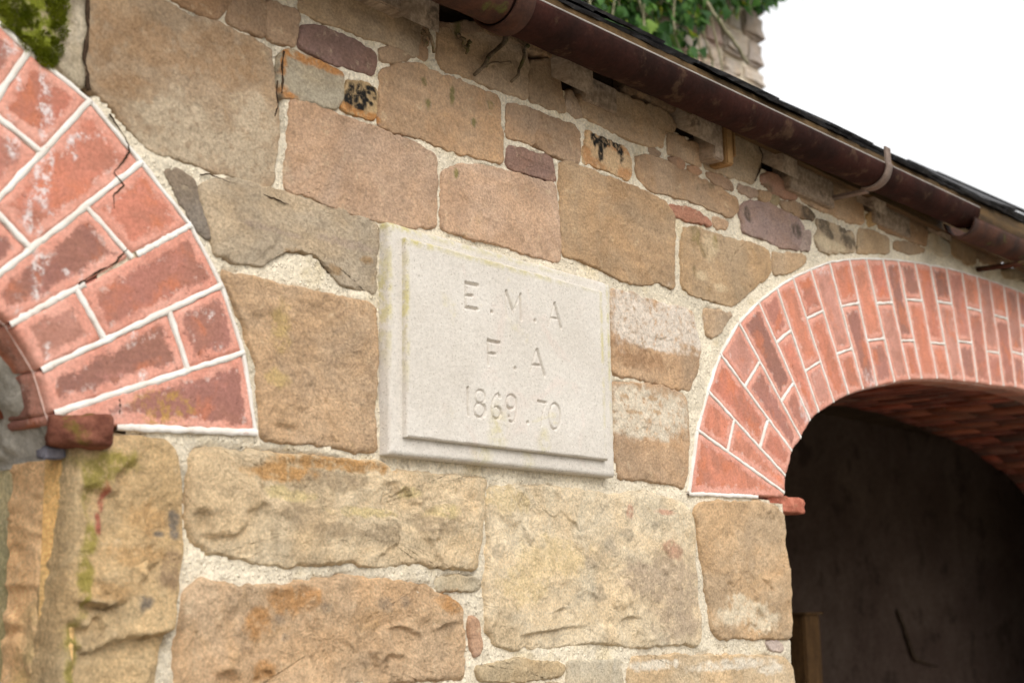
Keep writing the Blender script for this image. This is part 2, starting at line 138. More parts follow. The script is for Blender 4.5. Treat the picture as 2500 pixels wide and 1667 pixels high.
STAINS = [
(0.949, 2.383, 0.0338, 0.018, (122, 128, 36), 1.0),
(0.989, 2.392, 0.0395, 0.0223, (122, 128, 36), 1.0),
(0.987, 2.352, 0.026, 0.0242, (122, 128, 36), 1.0),
(1.009, 2.343, 0.0176, 0.0162, (122, 128, 36), 1.0),
(0.963, 2.361, 0.032, 0.016, (122, 128, 36), 1.0),
(1.018, 2.389, 0.0201, 0.0328, (122, 128, 36), 1.0),
(1.004, 2.326, 0.0153, 0.0121, (122, 128, 36), 1.0),
(1.033, 2.371, 0.0157, 0.0124, (210, 196, 172), 0.8),
(1.023, 2.344, 0.0133, 0.0061, (210, 196, 172), 0.8),
(1.053, 2.387, 0.0091, 0.025, (210, 196, 172), 0.8),
(1.329, 2.274, 0.1014, 0.034, (196, 178, 152), 0.75),
(1.26, 2.279, 0.0681, 0.0354, (196, 178, 152), 0.75),
(1.196, 2.252, 0.0462, 0.0194, (196, 178, 152), 0.75),
(1.37, 2.33, 0.0381, 0.0463, (196, 178, 152), 0.75),
(1.22, 2.302, 0.0797, 0.0328, (196, 178, 152), 0.75),
(1.165, 2.397, 0.0771, 0.0326, (156, 118, 80), 0.5),
(1.297, 2.415, 0.0709, 0.0412, (156, 118, 80), 0.5),
(1.092, 2.385, 0.0213, 0.0422, (156, 118, 80), 0.5),
(1.143, 2.325, 0.0496, 0.0192, (156, 118, 80), 0.5),
(1.569, 2.438, 0.0061, 0.0177, (28, 26, 24), 1.0),
(1.56, 2.425, 0.0052, 0.0113, (28, 26, 24), 1.0),
(1.567, 2.419, 0.0052, 0.0151, (28, 26, 24), 1.0),
(1.589, 2.451, 0.008, 0.0115, (28, 26, 24), 1.0),
(1.582, 2.429, 0.0062, 0.0114, (28, 26, 24), 1.0),
(1.596, 2.438, 0.0071, 0.0102, (28, 26, 24), 1.0),
(1.589, 2.417, 0.0115, 0.0076, (28, 26, 24), 1.0),
(1.61, 2.455, 0.0081, 0.0036, (28, 26, 24), 1.0),
(1.622, 2.451, 0.0045, 0.0103, (28, 26, 24), 1.0),
(1.606, 2.433, 0.004, 0.0023, (28, 26, 24), 1.0),
(1.615, 2.429, 0.004, 0.0023, (28, 26, 24), 1.0),
(1.611, 2.447, 0.004, 0.0021, (28, 26, 24), 1.0),
(1.599, 2.426, 0.0053, 0.0066, (28, 26, 24), 1.0),
(1.584, 2.439, 0.0044, 0.0076, (28, 26, 24), 1.0),
(1.446, 2.464, 0.0344, 0.0063, (182, 124, 68), 0.9),
(1.493, 2.465, 0.029, 0.0064, (182, 124, 68), 0.9),
(1.532, 2.462, 0.0231, 0.006, (182, 124, 68), 0.9),
(1.422, 2.442, 0.0049, 0.0168, (182, 124, 68), 0.9),
(1.422, 2.399, 0.0121, 0.0096, (182, 124, 68), 0.9),
(1.435, 2.395, 0.0184, 0.0043, (182, 124, 68), 0.9),
(1.562, 2.408, 0.0167, 0.0065, (182, 124, 68), 0.9),
(1.613, 2.406, 0.0243, 0.0066, (182, 124, 68), 0.9),
(1.589, 2.406, 0.0205, 0.0051, (182, 124, 68), 0.9),
(2.259, 2.525, 0.006, 0.0125, (28, 26, 24), 1.0),
(2.269, 2.53, 0.006, 0.0094, (28, 26, 24), 1.0),
(2.279, 2.511, 0.0061, 0.0345, (28, 26, 24), 1.0),
(2.293, 2.533, 0.0061, 0.0127, (28, 26, 24), 1.0),
(2.311, 2.534, 0.0055, 0.008, (28, 26, 24), 1.0),
(2.327, 2.535, 0.0097, 0.0058, (28, 26, 24), 1.0),
(2.342, 2.533, 0.0063, 0.0144, (28, 26, 24), 1.0),
(2.352, 2.523, 0.0056, 0.0161, (28, 26, 24), 1.0),
(2.285, 2.533, 0.0204, 0.0051, (28, 26, 24), 1.0),
(2.254, 2.533, 0.008, 0.0063, (28, 26, 24), 1.0),
(2.257, 2.478, 0.0413, 0.0081, (184, 120, 64), 0.6),
(2.227, 2.492, 0.0121, 0.0186, (184, 120, 64), 0.6),
(2.361, 2.48, 0.0272, 0.0096, (184, 120, 64), 0.6),
(2.337, 2.531, 0.0488, 0.007, (184, 120, 64), 0.6),
(2.344, 2.171, 0.0478, 0.0517, (222, 208, 192), 1.0),
(2.451, 2.174, 0.1442, 0.0376, (222, 208, 192), 1.0),
(2.537, 2.196, 0.0832, 0.0513, (222, 208, 192), 1.0),
(2.372, 2.212, 0.0652, 0.0216, (222, 208, 192), 1.0),
(2.612, 2.178, 0.0365, 0.0327, (222, 208, 192), 1.0),
(2.448, 2.136, 0.1258, 0.0125, (222, 208, 192), 1.0),
(2.386, 1.998, 0.1093, 0.0331, (218, 204, 182), 1.0),
(2.332, 1.957, 0.0628, 0.0236, (218, 204, 182), 1.0),
(2.494, 1.993, 0.0745, 0.0401, (218, 204, 182), 1.0),
(2.41, 1.949, 0.1218, 0.015, (218, 204, 182), 1.0),
(2.335, 2.017, 0.0524, 0.0119, (218, 204, 182), 1.0),
(2.335, 2.011, 0.0156, 0.0036, (184, 136, 80), 0.8),
(2.43, 2.016, 0.0219, 0.0037, (184, 136, 80), 0.8),
(2.359, 1.982, 0.0316, 0.003, (184, 136, 80), 0.8),
(2.445, 1.99, 0.0276, 0.0031, (184, 136, 80), 0.8),
(2.354, 2.082, 0.0264, 0.0091, (150, 112, 78), 0.6),
(2.392, 2.095, 0.1103, 0.0183, (150, 112, 78), 0.6),
(2.326, 2.123, 0.0313, 0.0121, (150, 112, 78), 0.6),
(1.432, 1.803, 0.0742, 0.0109, (196, 148, 92), 0.9),
(1.537, 1.823, 0.1136, 0.0091, (196, 148, 92), 0.9),
(1.483, 1.802, 0.0613, 0.0133, (146, 124, 98), 0.5),
(1.553, 1.797, 0.048, 0.0136, (146, 124, 98), 0.5),
(1.457, 1.741, 0.0356, 0.0174, (146, 124, 98), 0.5),
(1.526, 1.721, 0.05, 0.0111, (146, 124, 98), 0.5),
(1.634, 1.715, 0.0505, 0.0138, (146, 124, 98), 0.5),
(1.766, 1.738, 0.0552, 0.0169, (146, 124, 98), 0.5),
(1.39, 1.807, 0.0283, 0.0064, (146, 124, 98), 0.5),
(1.448, 1.769, 0.0444, 0.0065, (222, 200, 146), 0.8),
(1.419, 1.774, 0.023, 0.0065, (222, 200, 146), 0.8),
(1.702, 1.786, 0.0246, 0.0072, (222, 200, 146), 0.8),
(1.601, 1.751, 0.0663, 0.0057, (222, 200, 146), 0.8),
(1.781, 1.758, 0.037, 0.0097, (222, 200, 146), 0.8),
(1.428, 1.587, 0.0114, 0.0063, (130, 120, 108), 0.5),
(1.688, 1.61, 0.0137, 0.0092, (130, 120, 108), 0.5),
(1.648, 1.608, 0.0133, 0.0091, (130, 120, 108), 0.5),
(1.515, 1.605, 0.0121, 0.0065, (130, 120, 108), 0.5),
(1.439, 1.562, 0.004, 0.0038, (130, 120, 108), 0.5),
(1.396, 1.517, 0.0249, 0.0123, (196, 140, 80), 0.7),
(1.808, 1.611, 0.0335, 0.0144, (196, 140, 80), 0.7),
(1.45, 1.616, 0.0439, 0.0191, (196, 140, 80), 0.7),
(1.389, 1.585, 0.0249, 0.0186, (196, 140, 80), 0.7),
(2.32, 1.734, 0.0182, 0.0102, (150, 138, 122), 0.5),
(2.259, 1.707, 0.0225, 0.0167, (150, 138, 122), 0.5),
(2.049, 1.711, 0.0156, 0.0105, (150, 138, 122), 0.5),
(2.191, 1.681, 0.0169, 0.0109, (150, 138, 122), 0.5),
(2.322, 1.683, 0.0131, 0.0113, (150, 138, 122), 0.5),
(2.419, 1.757, 0.0107, 0.0059, (150, 138, 122), 0.5),
(1.925, 1.698, 0.012, 0.0126, (150, 138, 122), 0.5),
(2.217, 1.622, 0.0237, 0.0136, (150, 138, 122), 0.5),
(2.471, 1.644, 0.1003, 0.067, (178, 156, 134), 0.7),
(2.493, 1.565, 0.0781, 0.0348, (178, 156, 134), 0.7),
(2.366, 1.652, 0.0627, 0.0341, (178, 156, 134), 0.7),
(2.083, 1.691, 0.09, 0.0317, (222, 196, 146), 0.6),
(1.996, 1.638, 0.0634, 0.0306, (222, 196, 146), 0.6),
(1.959, 1.786, 0.0627, 0.0207, (222, 196, 146), 0.6),
(2.453, 1.785, 0.0328, 0.0042, (196, 140, 116), 0.7),
(2.47, 1.715, 0.0275, 0.0118, (196, 140, 116), 0.7),
(2.332, 1.78, 0.0102, 0.0115, (196, 140, 116), 0.7),
(2.491, 1.7, 0.0333, 0.0119, (196, 140, 116), 0.7),
(2.707, 1.57, 0.062, 0.0184, (226, 210, 182), 0.9),
(2.789, 1.582, 0.0778, 0.0189, (226, 210, 182), 0.9),
(2.747, 1.607, 0.0378, 0.0125, (226, 210, 182), 0.9),
(2.852, 1.558, 0.0531, 0.0191, (226, 210, 182), 0.9),
(2.711, 1.472, 0.158, 0.0091, (232, 220, 200), 0.9),
(2.874, 1.456, 0.0533, 0.0095, (232, 220, 200), 0.9),
(2.407, 1.484, 0.0959, 0.0073, (232, 220, 200), 0.9),
(1.122, 1.797, 0.0416, 0.0135, (150, 140, 48), 0.75),
(1.087, 1.772, 0.0088, 0.0303, (150, 140, 48), 0.75),
(1.095, 1.693, 0.0088, 0.0225, (150, 140, 48), 0.75),
(1.088, 1.646, 0.0087, 0.037, (150, 140, 48), 0.75),
(1.075, 1.555, 0.0086, 0.0362, (150, 140, 48), 0.75),
(1.104, 1.785, 0.0135, 0.0229, (150, 140, 48), 0.75),
(1.113, 1.758, 0.0032, 0.0115, (164, 66, 60), 0.8),
(1.11, 1.739, 0.0031, 0.0095, (164, 66, 60), 0.8),
(1.105, 1.726, 0.0027, 0.0057, (164, 66, 60), 0.8),
(1.105, 1.71, 0.0031, 0.0076, (164, 66, 60), 0.8),
(1.231, 1.726, 0.0064, 0.012, (112, 106, 100), 0.8),
(1.231, 1.706, 0.0049, 0.0079, (112, 106, 100), 0.8),
(1.205, 1.706, 0.0073, 0.0024, (112, 106, 100), 0.8),
(1.18, 1.614, 0.0118, 0.0077, (112, 106, 100), 0.8),
(1.19, 1.725, 0.029, 0.0196, (196, 150, 96), 0.5),
(1.124, 1.628, 0.0341, 0.0113, (196, 150, 96), 0.5),
(1.168, 1.676, 0.0476, 0.0116, (196, 150, 96), 0.5),
(1.217, 1.651, 0.0171, 0.0156, (140, 110, 88), 0.6),
(1.228, 1.673, 0.0098, 0.0118, (140, 110, 88), 0.6),
(1.826, 2.649, 0.0162, 0.0057, (96, 100, 44), 0.7),
(1.834, 2.632, 0.0065, 0.0141, (96, 100, 44), 0.7),
(1.747, 2.506, 0.0045, 0.0054, (96, 100, 44), 0.7),
(1.758, 2.466, 0.0053, 0.0108, (96, 100, 44), 0.7),
(1.82, 2.502, 0.0056, 0.0166, (96, 100, 44), 0.7),
(1.88, 2.466, 0.0041, 0.0056, (96, 100, 44), 0.7),
(1.926, 2.512, 0.0059, 0.0057, (96, 100, 44), 0.7),
(1.83, 2.358, 0.0047, 0.0081, (110, 112, 40), 0.7),
(1.397, 2.17, 0.0594, 0.0027, (160, 140, 130), 0.4),
(1.567, 2.179, 0.0671, 0.0049, (160, 140, 130), 0.4),
(1.451, 2.141, 0.0182, 0.007, (150, 112, 62), 0.6),
(1.535, 2.13, 0.0128, 0.0071, (150, 112, 62), 0.6),
(1.61, 2.16, 0.0135, 0.0049, (150, 112, 62), 0.6),
(1.423, 2.022, 0.0177, 0.0315, (196, 170, 104), 0.5),
(1.416, 1.942, 0.0175, 0.0133, (196, 170, 104), 0.5),
(3.182, 2.564, 0.0396, 0.0246, (72, 62, 50), 0.8),
(3.264, 2.556, 0.0351, 0.0222, (72, 62, 50), 0.8),
(3.407, 2.535, 0.0435, 0.0171, (72, 62, 50), 0.8),
(3.296, 2.533, 0.0236, 0.0111, (72, 62, 50), 0.8),
(3.382, 2.566, 0.0307, 0.0114, (72, 62, 50), 0.8),
(2.869, 2.496, 0.0146, 0.0152, (72, 62, 50), 0.8),
(3.116, 2.508, 0.0218, 0.016, (72, 62, 50), 0.8),
(3.264, 2.505, 0.0468, 0.0138, (206, 188, 156), 0.7),
(3.339, 2.508, 0.0362, 0.0112, (206, 188, 156), 0.7),
(2.632, 2.398, 0.0129, 0.0142, (140, 128, 60), 0.6),
(2.714, 2.402, 0.009, 0.0144, (140, 128, 60), 0.6),
(2.773, 2.625, 0.0188, 0.0301, (106, 94, 70), 0.6),
(2.98, 2.586, 0.031, 0.0105, (106, 94, 70), 0.6),
(2.707, 2.532, 0.0135, 0.0073, (106, 94, 70), 0.6),
(2.649, 2.514, 0.0061, 0.0058, (106, 94, 70), 0.6),
(2.629, 2.404, 0.0186, 0.0271, (120, 104, 70), 0.6),
(2.669, 2.372, 0.0189, 0.0136, (120, 104, 70), 0.6),
(2.622, 2.317, 0.0074, 0.01, (120, 104, 70), 0.6),
(2.695, 2.387, 0.0256, 0.0309, (208, 186, 152), 0.7),
(2.732, 2.298, 0.026, 0.0068, (208, 186, 152), 0.7),
(2.652, 2.312, 0.025, 0.0101, (208, 186, 152), 0.7),
(0.999, 2.301, 0.003, 0.0199, (232, 224, 222), 1.0),
(1.006, 2.276, 0.0056, 0.0154, (232, 224, 222), 1.0),
(1.0, 2.26, 0.0043, 0.0132, (232, 224, 222), 1.0),
(1.01, 2.245, 0.0074, 0.0198, (232, 224, 222), 1.0),
(1.006, 2.226, 0.0043, 0.0131, (232, 224, 222), 1.0),
(0.964, 2.279, 0.0025, 0.0087, (232, 224, 222), 1.0),
(1.015, 2.183, 0.0035, 0.0196, (232, 224, 222), 1.0),
(1.012, 2.161, 0.0039, 0.026, (232, 224, 222), 1.0),
(1.003, 2.169, 0.0034, 0.0194, (232, 224, 222), 1.0),
(1.009, 2.134, 0.0034, 0.0151, (232, 224, 222), 1.0),
(0.999, 2.152, 0.0026, 0.0172, (232, 224, 222), 1.0),
(1.023, 2.115, 0.0043, 0.0043, (232, 224, 222), 1.0),
(0.989, 2.128, 0.0025, 0.0107, (232, 224, 222), 1.0),
(0.961, 2.198, 0.0062, 0.0192, (232, 224, 222), 1.0),
(0.956, 2.221, 0.0021, 0.0128, (232, 224, 222), 1.0),
(1.087, 2.24, 0.0023, 0.0059, (232, 224, 222), 1.0),
(1.017, 2.188, 0.0043, 0.0109, (232, 224, 222), 1.0),
(0.993, 2.099, 0.0084, 0.0128, (232, 224, 222), 1.0),
(0.944, 2.324, 0.0025, 0.013, (232, 224, 222), 1.0),
(0.956, 2.332, 0.0063, 0.0131, (232, 224, 222), 1.0),
(1.049, 2.214, 0.0067, 0.0133, (232, 224, 222), 1.0),
(1.066, 2.233, 0.0091, 0.0045, (232, 224, 222), 1.0),
(1.002, 2.047, 0.0035, 0.0231, (234, 228, 224), 1.0),
(1.01, 2.04, 0.0031, 0.0231, (234, 228, 224), 1.0),
(1.018, 2.053, 0.0031, 0.0058, (234, 228, 224), 1.0),
(1.005, 2.01, 0.003, 0.0115, (234, 228, 224), 1.0),
(1.048, 2.043, 0.0042, 0.0027, (234, 228, 224), 1.0),
(1.07, 2.041, 0.0038, 0.0036, (234, 228, 224), 1.0),
(1.026, 1.933, 0.0036, 0.0114, (234, 228, 224), 1.0),
(1.285, 2.019, 0.0076, 0.0051, (234, 228, 224), 1.0),
(1.175, 1.915, 0.0058, 0.0081, (234, 228, 224), 1.0),
(1.159, 1.974, 0.0029, 0.0101, (234, 228, 224), 1.0),
(1.303, 1.979, 0.0064, 0.0043, (234, 228, 224), 1.0),
(1.004, 2.09, 0.0036, 0.0116, (234, 228, 224), 1.0),
(0.993, 2.092, 0.0035, 0.0097, (234, 228, 224), 1.0),
(0.981, 1.989, 0.0025, 0.0113, (234, 228, 224), 1.0),
(1.206, 1.882, 0.0424, 0.0223, (186, 150, 62), 0.75),
(1.246, 1.88, 0.0153, 0.0124, (186, 150, 62), 0.75),
(1.146, 2.015, 0.0239, 0.0243, (170, 112, 96), 0.8),
(1.207, 2.083, 0.0304, 0.0168, (170, 112, 96), 0.8),
(1.109, 1.997, 0.0138, 0.0119, (170, 112, 96), 0.8),
(3.122, 2.038, 0.023, 0.0217, (226, 214, 212), 0.8),
(3.482, 2.172, 0.0452, 0.0238, (226, 214, 212), 0.8),
(3.231, 2.434, 0.0412, 0.0156, (226, 214, 212), 0.8),
(3.742, 2.173, 0.03, 0.0125, (226, 214, 212), 0.8),
(3.094, 2.061, 0.0227, 0.0216, (226, 214, 212), 0.8),
]
LJ = [
((1.3786, 1.8577), (1.0411, 1.8413)),
((1.3526, 1.9742), (1.0352, 1.8529)),
((1.3088, 2.0688), (1.0141, 1.9059)),
((1.2506, 2.1472), (0.971, 1.9611)),
((1.1621, 2.2207), (0.9171, 1.9901)),
((1.0756, 2.2873), (0.8729, 2.0249)),
((0.9795, 2.3294), (0.8243, 2.0515)),
]
RJ = [
((2.5627, 1.8281), (2.9782, 1.8393)),
((2.6074, 1.9661), (2.9687, 1.8427)),
((2.6564, 2.0566), (2.9914, 1.8887)),
((2.7156, 2.1458), (3.03, 1.9492)),
((2.8038, 2.2302), (3.0789, 1.9833)),
((2.9, 2.2931), (3.1304, 2.0305)),
((2.9936, 2.343), (3.1783, 2.0551)),
((3.0779, 2.3826), (3.2641, 2.088)),
((3.1741, 2.4201), (3.3506, 2.1178)),
((3.2815, 2.4585), (3.4368, 2.1397)),
((3.4001, 2.4876), (3.5233, 2.1578)),
((3.5037, 2.5086), (3.6371, 2.1803)),
((3.6114, 2.5271), (3.7366, 2.1993)),
((3.7124, 2.5419), (3.8217, 2.2101)),
((3.8289, 2.5569), (3.9337, 2.2238)),
((3.9413, 2.5684), (4.0407, 2.2334)),
((4.0618, 2.581), (4.1385, 2.2394)),
((4.184, 2.5909), (4.2436, 2.2473)),
((4.3077, 2.598), (4.3519, 2.2515)),
((4.4118, 2.6024), (4.4654, 2.2599)),
((4.5379, 2.6073), (4.5724, 2.2688)),
((4.6616, 2.6111), (4.6701, 2.2698)),
]
LETTERS = [
([(1.8167, 2.1525), (1.8162, 2.1076)], 0.0042),
([(1.8166, 2.1515), (1.849, 2.1527)], 0.004),
([(1.8166, 2.1303), (1.8346, 2.1316)], 0.0035),
([(1.8162, 2.109), (1.8474, 2.1098)], 0.004),
([(1.8862, 2.1113), (1.8867, 2.111)], 0.0036),
([(2.0078, 2.113), (2.0084, 2.1127)], 0.0034),
([(1.926, 2.155), (1.926, 2.1083)], 0.0028),
([(1.9275, 2.1548), (1.9459, 2.1208)], 0.004),
([(1.9459, 2.1208), (1.967, 2.1544)], 0.0026),
([(1.9681, 2.1551), (1.9683, 2.1093)], 0.004),
([(2.0677, 2.1546), (2.0485, 2.1092)], 0.0026),
([(2.0698, 2.1545), (2.0874, 2.1108)], 0.004),
([(2.056, 2.1261), (2.0759, 2.1267)], 0.0026),
([(1.8746, 2.0594), (1.8744, 2.0158)], 0.0038),
([(1.8746, 2.058), (1.9068, 2.0584)], 0.004),
([(1.8741, 2.0359), (1.8934, 2.0369)], 0.0034),
([(1.9475, 2.0178), (1.9481, 2.0175)], 0.0034),
([(2.011, 2.0599), (1.9912, 2.0154)], 0.0026),
([(2.0134, 2.0598), (2.0348, 2.0154)], 0.004),
([(1.999, 2.031), (2.0206, 2.0319)], 0.003),
([(1.8189, 1.9681), (1.8197, 1.9223)], 0.0042),
([(1.8647, 1.9584), (1.8643, 1.9557), (1.8632, 1.9531), (1.8614, 1.9507), (1.8592, 1.9487), (1.8565, 1.9471), (1.8535, 1.9461), (1.8504, 1.9456), (1.8474, 1.9458), (1.8446, 1.9465), (1.8422, 1.9478), (1.8403, 1.9497), (1.839, 1.9519), (1.8383, 1.9544), (1.8384, 1.957), (1.8391, 1.9596), (1.8405, 1.9621), (1.8425, 1.9644), (1.845, 1.9662), (1.8479, 1.9675), (1.8509, 1.9683), (1.854, 1.9685), (1.8569, 1.968), (1.8595, 1.967), (1.8617, 1.9654), (1.8634, 1.9634), (1.8644, 1.961), (1.8647, 1.9584)], 0.0026),
([(1.8653, 1.9348), (1.8649, 1.932), (1.8636, 1.9292), (1.8616, 1.9267), (1.8591, 1.9246), (1.856, 1.9229), (1.8526, 1.9218), (1.8492, 1.9213), (1.8458, 1.9215), (1.8426, 1.9223), (1.8398, 1.9237), (1.8377, 1.9256), (1.8362, 1.9279), (1.8354, 1.9305), (1.8355, 1.9333), (1.8363, 1.9361), (1.8379, 1.9387), (1.8402, 1.941), (1.843, 1.943), (1.8462, 1.9444), (1.8496, 1.9452), (1.8531, 1.9454), (1.8564, 1.9449), (1.8594, 1.9438), (1.862, 1.9422), (1.8638, 1.94), (1.865, 1.9375), (1.8653, 1.9348)], 0.0028),
([(1.858, 1.9444), (1.86, 1.9435), (1.8617, 1.9424), (1.8631, 1.941), (1.8642, 1.9394), (1.865, 1.9376), (1.8653, 1.9357), (1.8653, 1.9338), (1.8648, 1.9318), (1.864, 1.9299), (1.8629, 1.9281), (1.8614, 1.9264), (1.8596, 1.9249), (1.8576, 1.9237)], 0.0038),
([(1.9041, 1.9615), (1.9046, 1.9639), (1.9003, 1.9673), (1.8924, 1.9631), (1.885, 1.9527), (1.8812, 1.9413), (1.8811, 1.9331), (1.8844, 1.9265), (1.8928, 1.9218), (1.9007, 1.9244), (1.9071, 1.9328), (1.9054, 1.94), (1.8976, 1.944), (1.8905, 1.9427)], 0.0027),
([(1.9035, 1.9615), (1.9038, 1.9612)], 0.003),
([(1.9081, 1.9329), (1.9061, 1.9391), (1.8998, 1.9431)], 0.0036),
([(1.9491, 1.9578), (1.9487, 1.9548), (1.9475, 1.9519), (1.9457, 1.9493), (1.9433, 1.9471), (1.9406, 1.9453), (1.9376, 1.9442), (1.9344, 1.9437), (1.9314, 1.9439), (1.9285, 1.9448), (1.9261, 1.9463), (1.9241, 1.9484), (1.9228, 1.9508), (1.9222, 1.9536), (1.9222, 1.9565), (1.923, 1.9594), (1.9245, 1.9622), (1.9265, 1.9646), (1.9291, 1.9666), (1.932, 1.9681), (1.9351, 1.9689), (1.9382, 1.9691), (1.9412, 1.9685), (1.9439, 1.9674), (1.9461, 1.9656), (1.9478, 1.9633), (1.9488, 1.9606), (1.9491, 1.9578)], 0.0027),
([(1.9483, 1.9647), (1.9502, 1.9536), (1.9495, 1.9405), (1.9469, 1.9309), (1.9427, 1.9231), (1.936, 1.9202), (1.9296, 1.9228)], 0.0027),
([(1.9284, 1.9299), (1.929, 1.9296)], 0.003),
([(1.9376, 1.9442), (1.9355, 1.9438), (1.9335, 1.9437), (1.9316, 1.9439), (1.9297, 1.9444), (1.928, 1.9451), (1.9264, 1.9461), (1.925, 1.9473)], 0.0036),
([(1.981, 1.9239), (1.9816, 1.9236)], 0.0034),
([(2.0122, 1.9655), (2.0377, 1.965)], 0.0032),
([(2.0355, 1.9607), (2.0279, 1.9508), (2.0244, 1.94), (2.0207, 1.9211)], 0.0022),
([(2.0791, 1.9436), (2.0784, 1.938), (2.0768, 1.9326), (2.0745, 1.9277), (2.0714, 1.9237), (2.0679, 1.9206), (2.064, 1.9187), (2.06, 1.918), (2.0562, 1.9186), (2.0527, 1.9205), (2.0496, 1.9235), (2.0472, 1.9276), (2.0457, 1.9324), (2.0449, 1.9377), (2.0451, 1.9432), (2.0462, 1.9487), (2.0482, 1.9539), (2.0509, 1.9584), (2.0542, 1.962), (2.0579, 1.9646), (2.0618, 1.9659), (2.0658, 1.966), (2.0695, 1.9648), (2.0729, 1.9623), (2.0757, 1.9587), (2.0777, 1.9543), (2.0788, 1.9491), (2.0791, 1.9436)], 0.0028),
([(2.0736, 1.9615), (2.0757, 1.9587), (2.0772, 1.9555), (2.0784, 1.9518), (2.079, 1.9478), (2.0791, 1.9436), (2.0787, 1.9394), (2.0777, 1.9352), (2.0763, 1.9313), (2.0745, 1.9277)], 0.0034),
]
STEMS = [
([(1.7128, 2.644), (1.7145, 2.6317), (1.718, 2.6174), (1.7259, 2.5994), (1.7329, 2.5836), (1.7337, 2.5684), (1.747, 2.5533)], 0.0045),
([(1.9764, 2.6843), (1.9567, 2.644), (1.9337, 2.619), (1.907, 2.5932), (1.8866, 2.5682), (1.8707, 2.5508)], 0.0055),
([(1.9026, 2.577), (1.9188, 2.5865), (1.9371, 2.594), (1.9806, 2.6076)], 0.003),
([(2.0307, 2.6571), (2.0152, 2.6397), (2.0105, 2.6228), (2.0079, 2.6081), (1.9926, 2.5855), (1.9786, 2.569)], 0.004),
([(1.8275, 2.6151), (1.8369, 2.6067), (1.8434, 2.5968), (1.85, 2.5861)], 0.0042),
([(1.8592, 2.6137), (1.8532, 2.6038), (1.8498, 2.596)], 0.0025),
([(1.734, 2.5932), (1.7358, 2.5821), (1.7374, 2.5659)], 0.004),
]
LEDGES = [
([(1.0681, 1.5695), (1.0969, 1.5504), (1.1271, 1.5642), (1.1607, 1.5707), (1.1862, 1.572), (1.224, 1.5778), (1.2558, 1.58)], 0.018, 0.1),
([(1.0637, 1.6187), (1.0939, 1.6167), (1.1207, 1.6109), (1.1475, 1.6163), (1.1632, 1.6257)], 0.015, 0.04),
([(1.1628, 1.6371), (1.2039, 1.6722), (1.2149, 1.7039)], 0.01, 0.05),
([(1.7552, 1.5634), (1.7821, 1.5746), (1.841, 1.5771)], 0.014, 0.05),
([(1.6475, 1.5716), (1.6843, 1.5731), (1.7357, 1.5557)], 0.012, 0.04),
([(1.6279, 1.5161), (1.6541, 1.5308), (1.6875, 1.5273), (1.7078, 1.5174)], 0.01, 0.03),
([(1.4034, 1.5334), (1.4283, 1.5471), (1.4596, 1.5503)], 0.01, 0.04),
([(1.3845, 1.5198), (1.4093, 1.5147), (1.4235, 1.4996)], 0.014, 0.05),
([(1.4854, 1.5772), (1.5035, 1.5532), (1.5277, 1.5331)], 0.006, 0.03),
([(2.2813, 1.5717), (2.3212, 1.5794), (2.3613, 1.5759)], 0.01, 0.06),
([(1.9773, 1.5519), (2.0229, 1.5571), (2.1224, 1.5614), (2.1859, 1.5627)], 0.01, 0.05),
([(2.1512, 1.6059), (2.1785, 1.603)], 0.008, 0.02),
([(2.0708, 1.591), (2.1329, 1.6008)], 0.006, 0.03),
([(1.3911, 1.8739), (1.4312, 1.8752), (1.4696, 1.873)], 0.006, 0.02),
([(1.497, 1.8607), (1.5246, 1.8641), (1.5497, 1.8581)], 0.006, 0.02),
([(1.5638, 2.1495), (1.5935, 2.1487), (1.6272, 2.1485)], 0.012, 0.03),
([(1.5492, 1.9272), (1.5748, 1.9252)], 0.004, 0.015),
([(2.7543, 1.5447), (2.7935, 1.5595), (2.837, 1.5428)], 0.006, 0.02),
([(2.7114, 1.7608), (2.7474, 1.746)], 0.005, 0.03),
]

# ------------------------------------------------------------------ helpers
rnd = random.Random(7)
def lin(c): return tuple(((v/255.0)/12.92 if v <= 10 else (((v/255.0)+0.055)/1.055)**2.4) for v in c)
def hsh(ix, iy, s):
    n = (ix.astype(np.int64)*374761393 + iy.astype(np.int64)*668265263 + s*1274126177) & 0x7fffffff
    n = ((n ^ (n >> 13))*1103515245 + 12345) & 0x7fffffff
    n = ((n ^ (n >> 11))*668265263) & 0x7fffffff
    return ((n ^ (n >> 15)) & 0xffff)/65535.0
def vn(x, y, s):
    ix = np.floor(x); iy = np.floor(y); fx = x-ix; fy = y-iy
    fx = fx*fx*fx*(fx*(fx*6-15)+10); fy = fy*fy*fy*(fy*(fy*6-15)+10)
    a = hsh(ix, iy, s); b = hsh(ix+1, iy, s); c = hsh(ix, iy+1, s); d = hsh(ix+1, iy+1, s)
    return (a*(1-fx)+b*fx)*(1-fy)+(c*(1-fx)+d*fx)*fy
def fbm(x, y, f, o, s):
    v = 0; a = .5; t = 0
    for i in range(o):
        v = v+a*vn(x*f+i*17.3, y*f+i*9.1, s+i*31); t += a; a *= .55; f *= 2.03
    return v/t-.5
def dist_poly(P, A, closed=True):
    B = np.roll(A, -1, 0) if closed else A[1:]
    A2 = A if closed else A[:-1]
    best = np.full(len(P), 1e9)
    for a, b in zip(A2, B):
        ab = b-a; L = ab@ab+1e-12
        t = np.clip(((P-a)@ab)/L, 0, 1); d = P-(a+t[:, None]*ab)
        best = np.minimum(best, d[:, 0]**2+d[:, 1]**2)
    return np.sqrt(best)
def inside(P, A):
    x, y = P[:, 0], P[:, 1]; r = np.zeros(len(P), bool); n = len(A)
    for i in range(n):
        x1, y1 = A[i]; x2, y2 = A[(i+1) % n]
        c = ((y1 > y) != (y2 > y)); 
        if y1 != y2: r ^= c & (x < (x2-x1)*(y-y1)/(y2-y1)+x1)
    return r
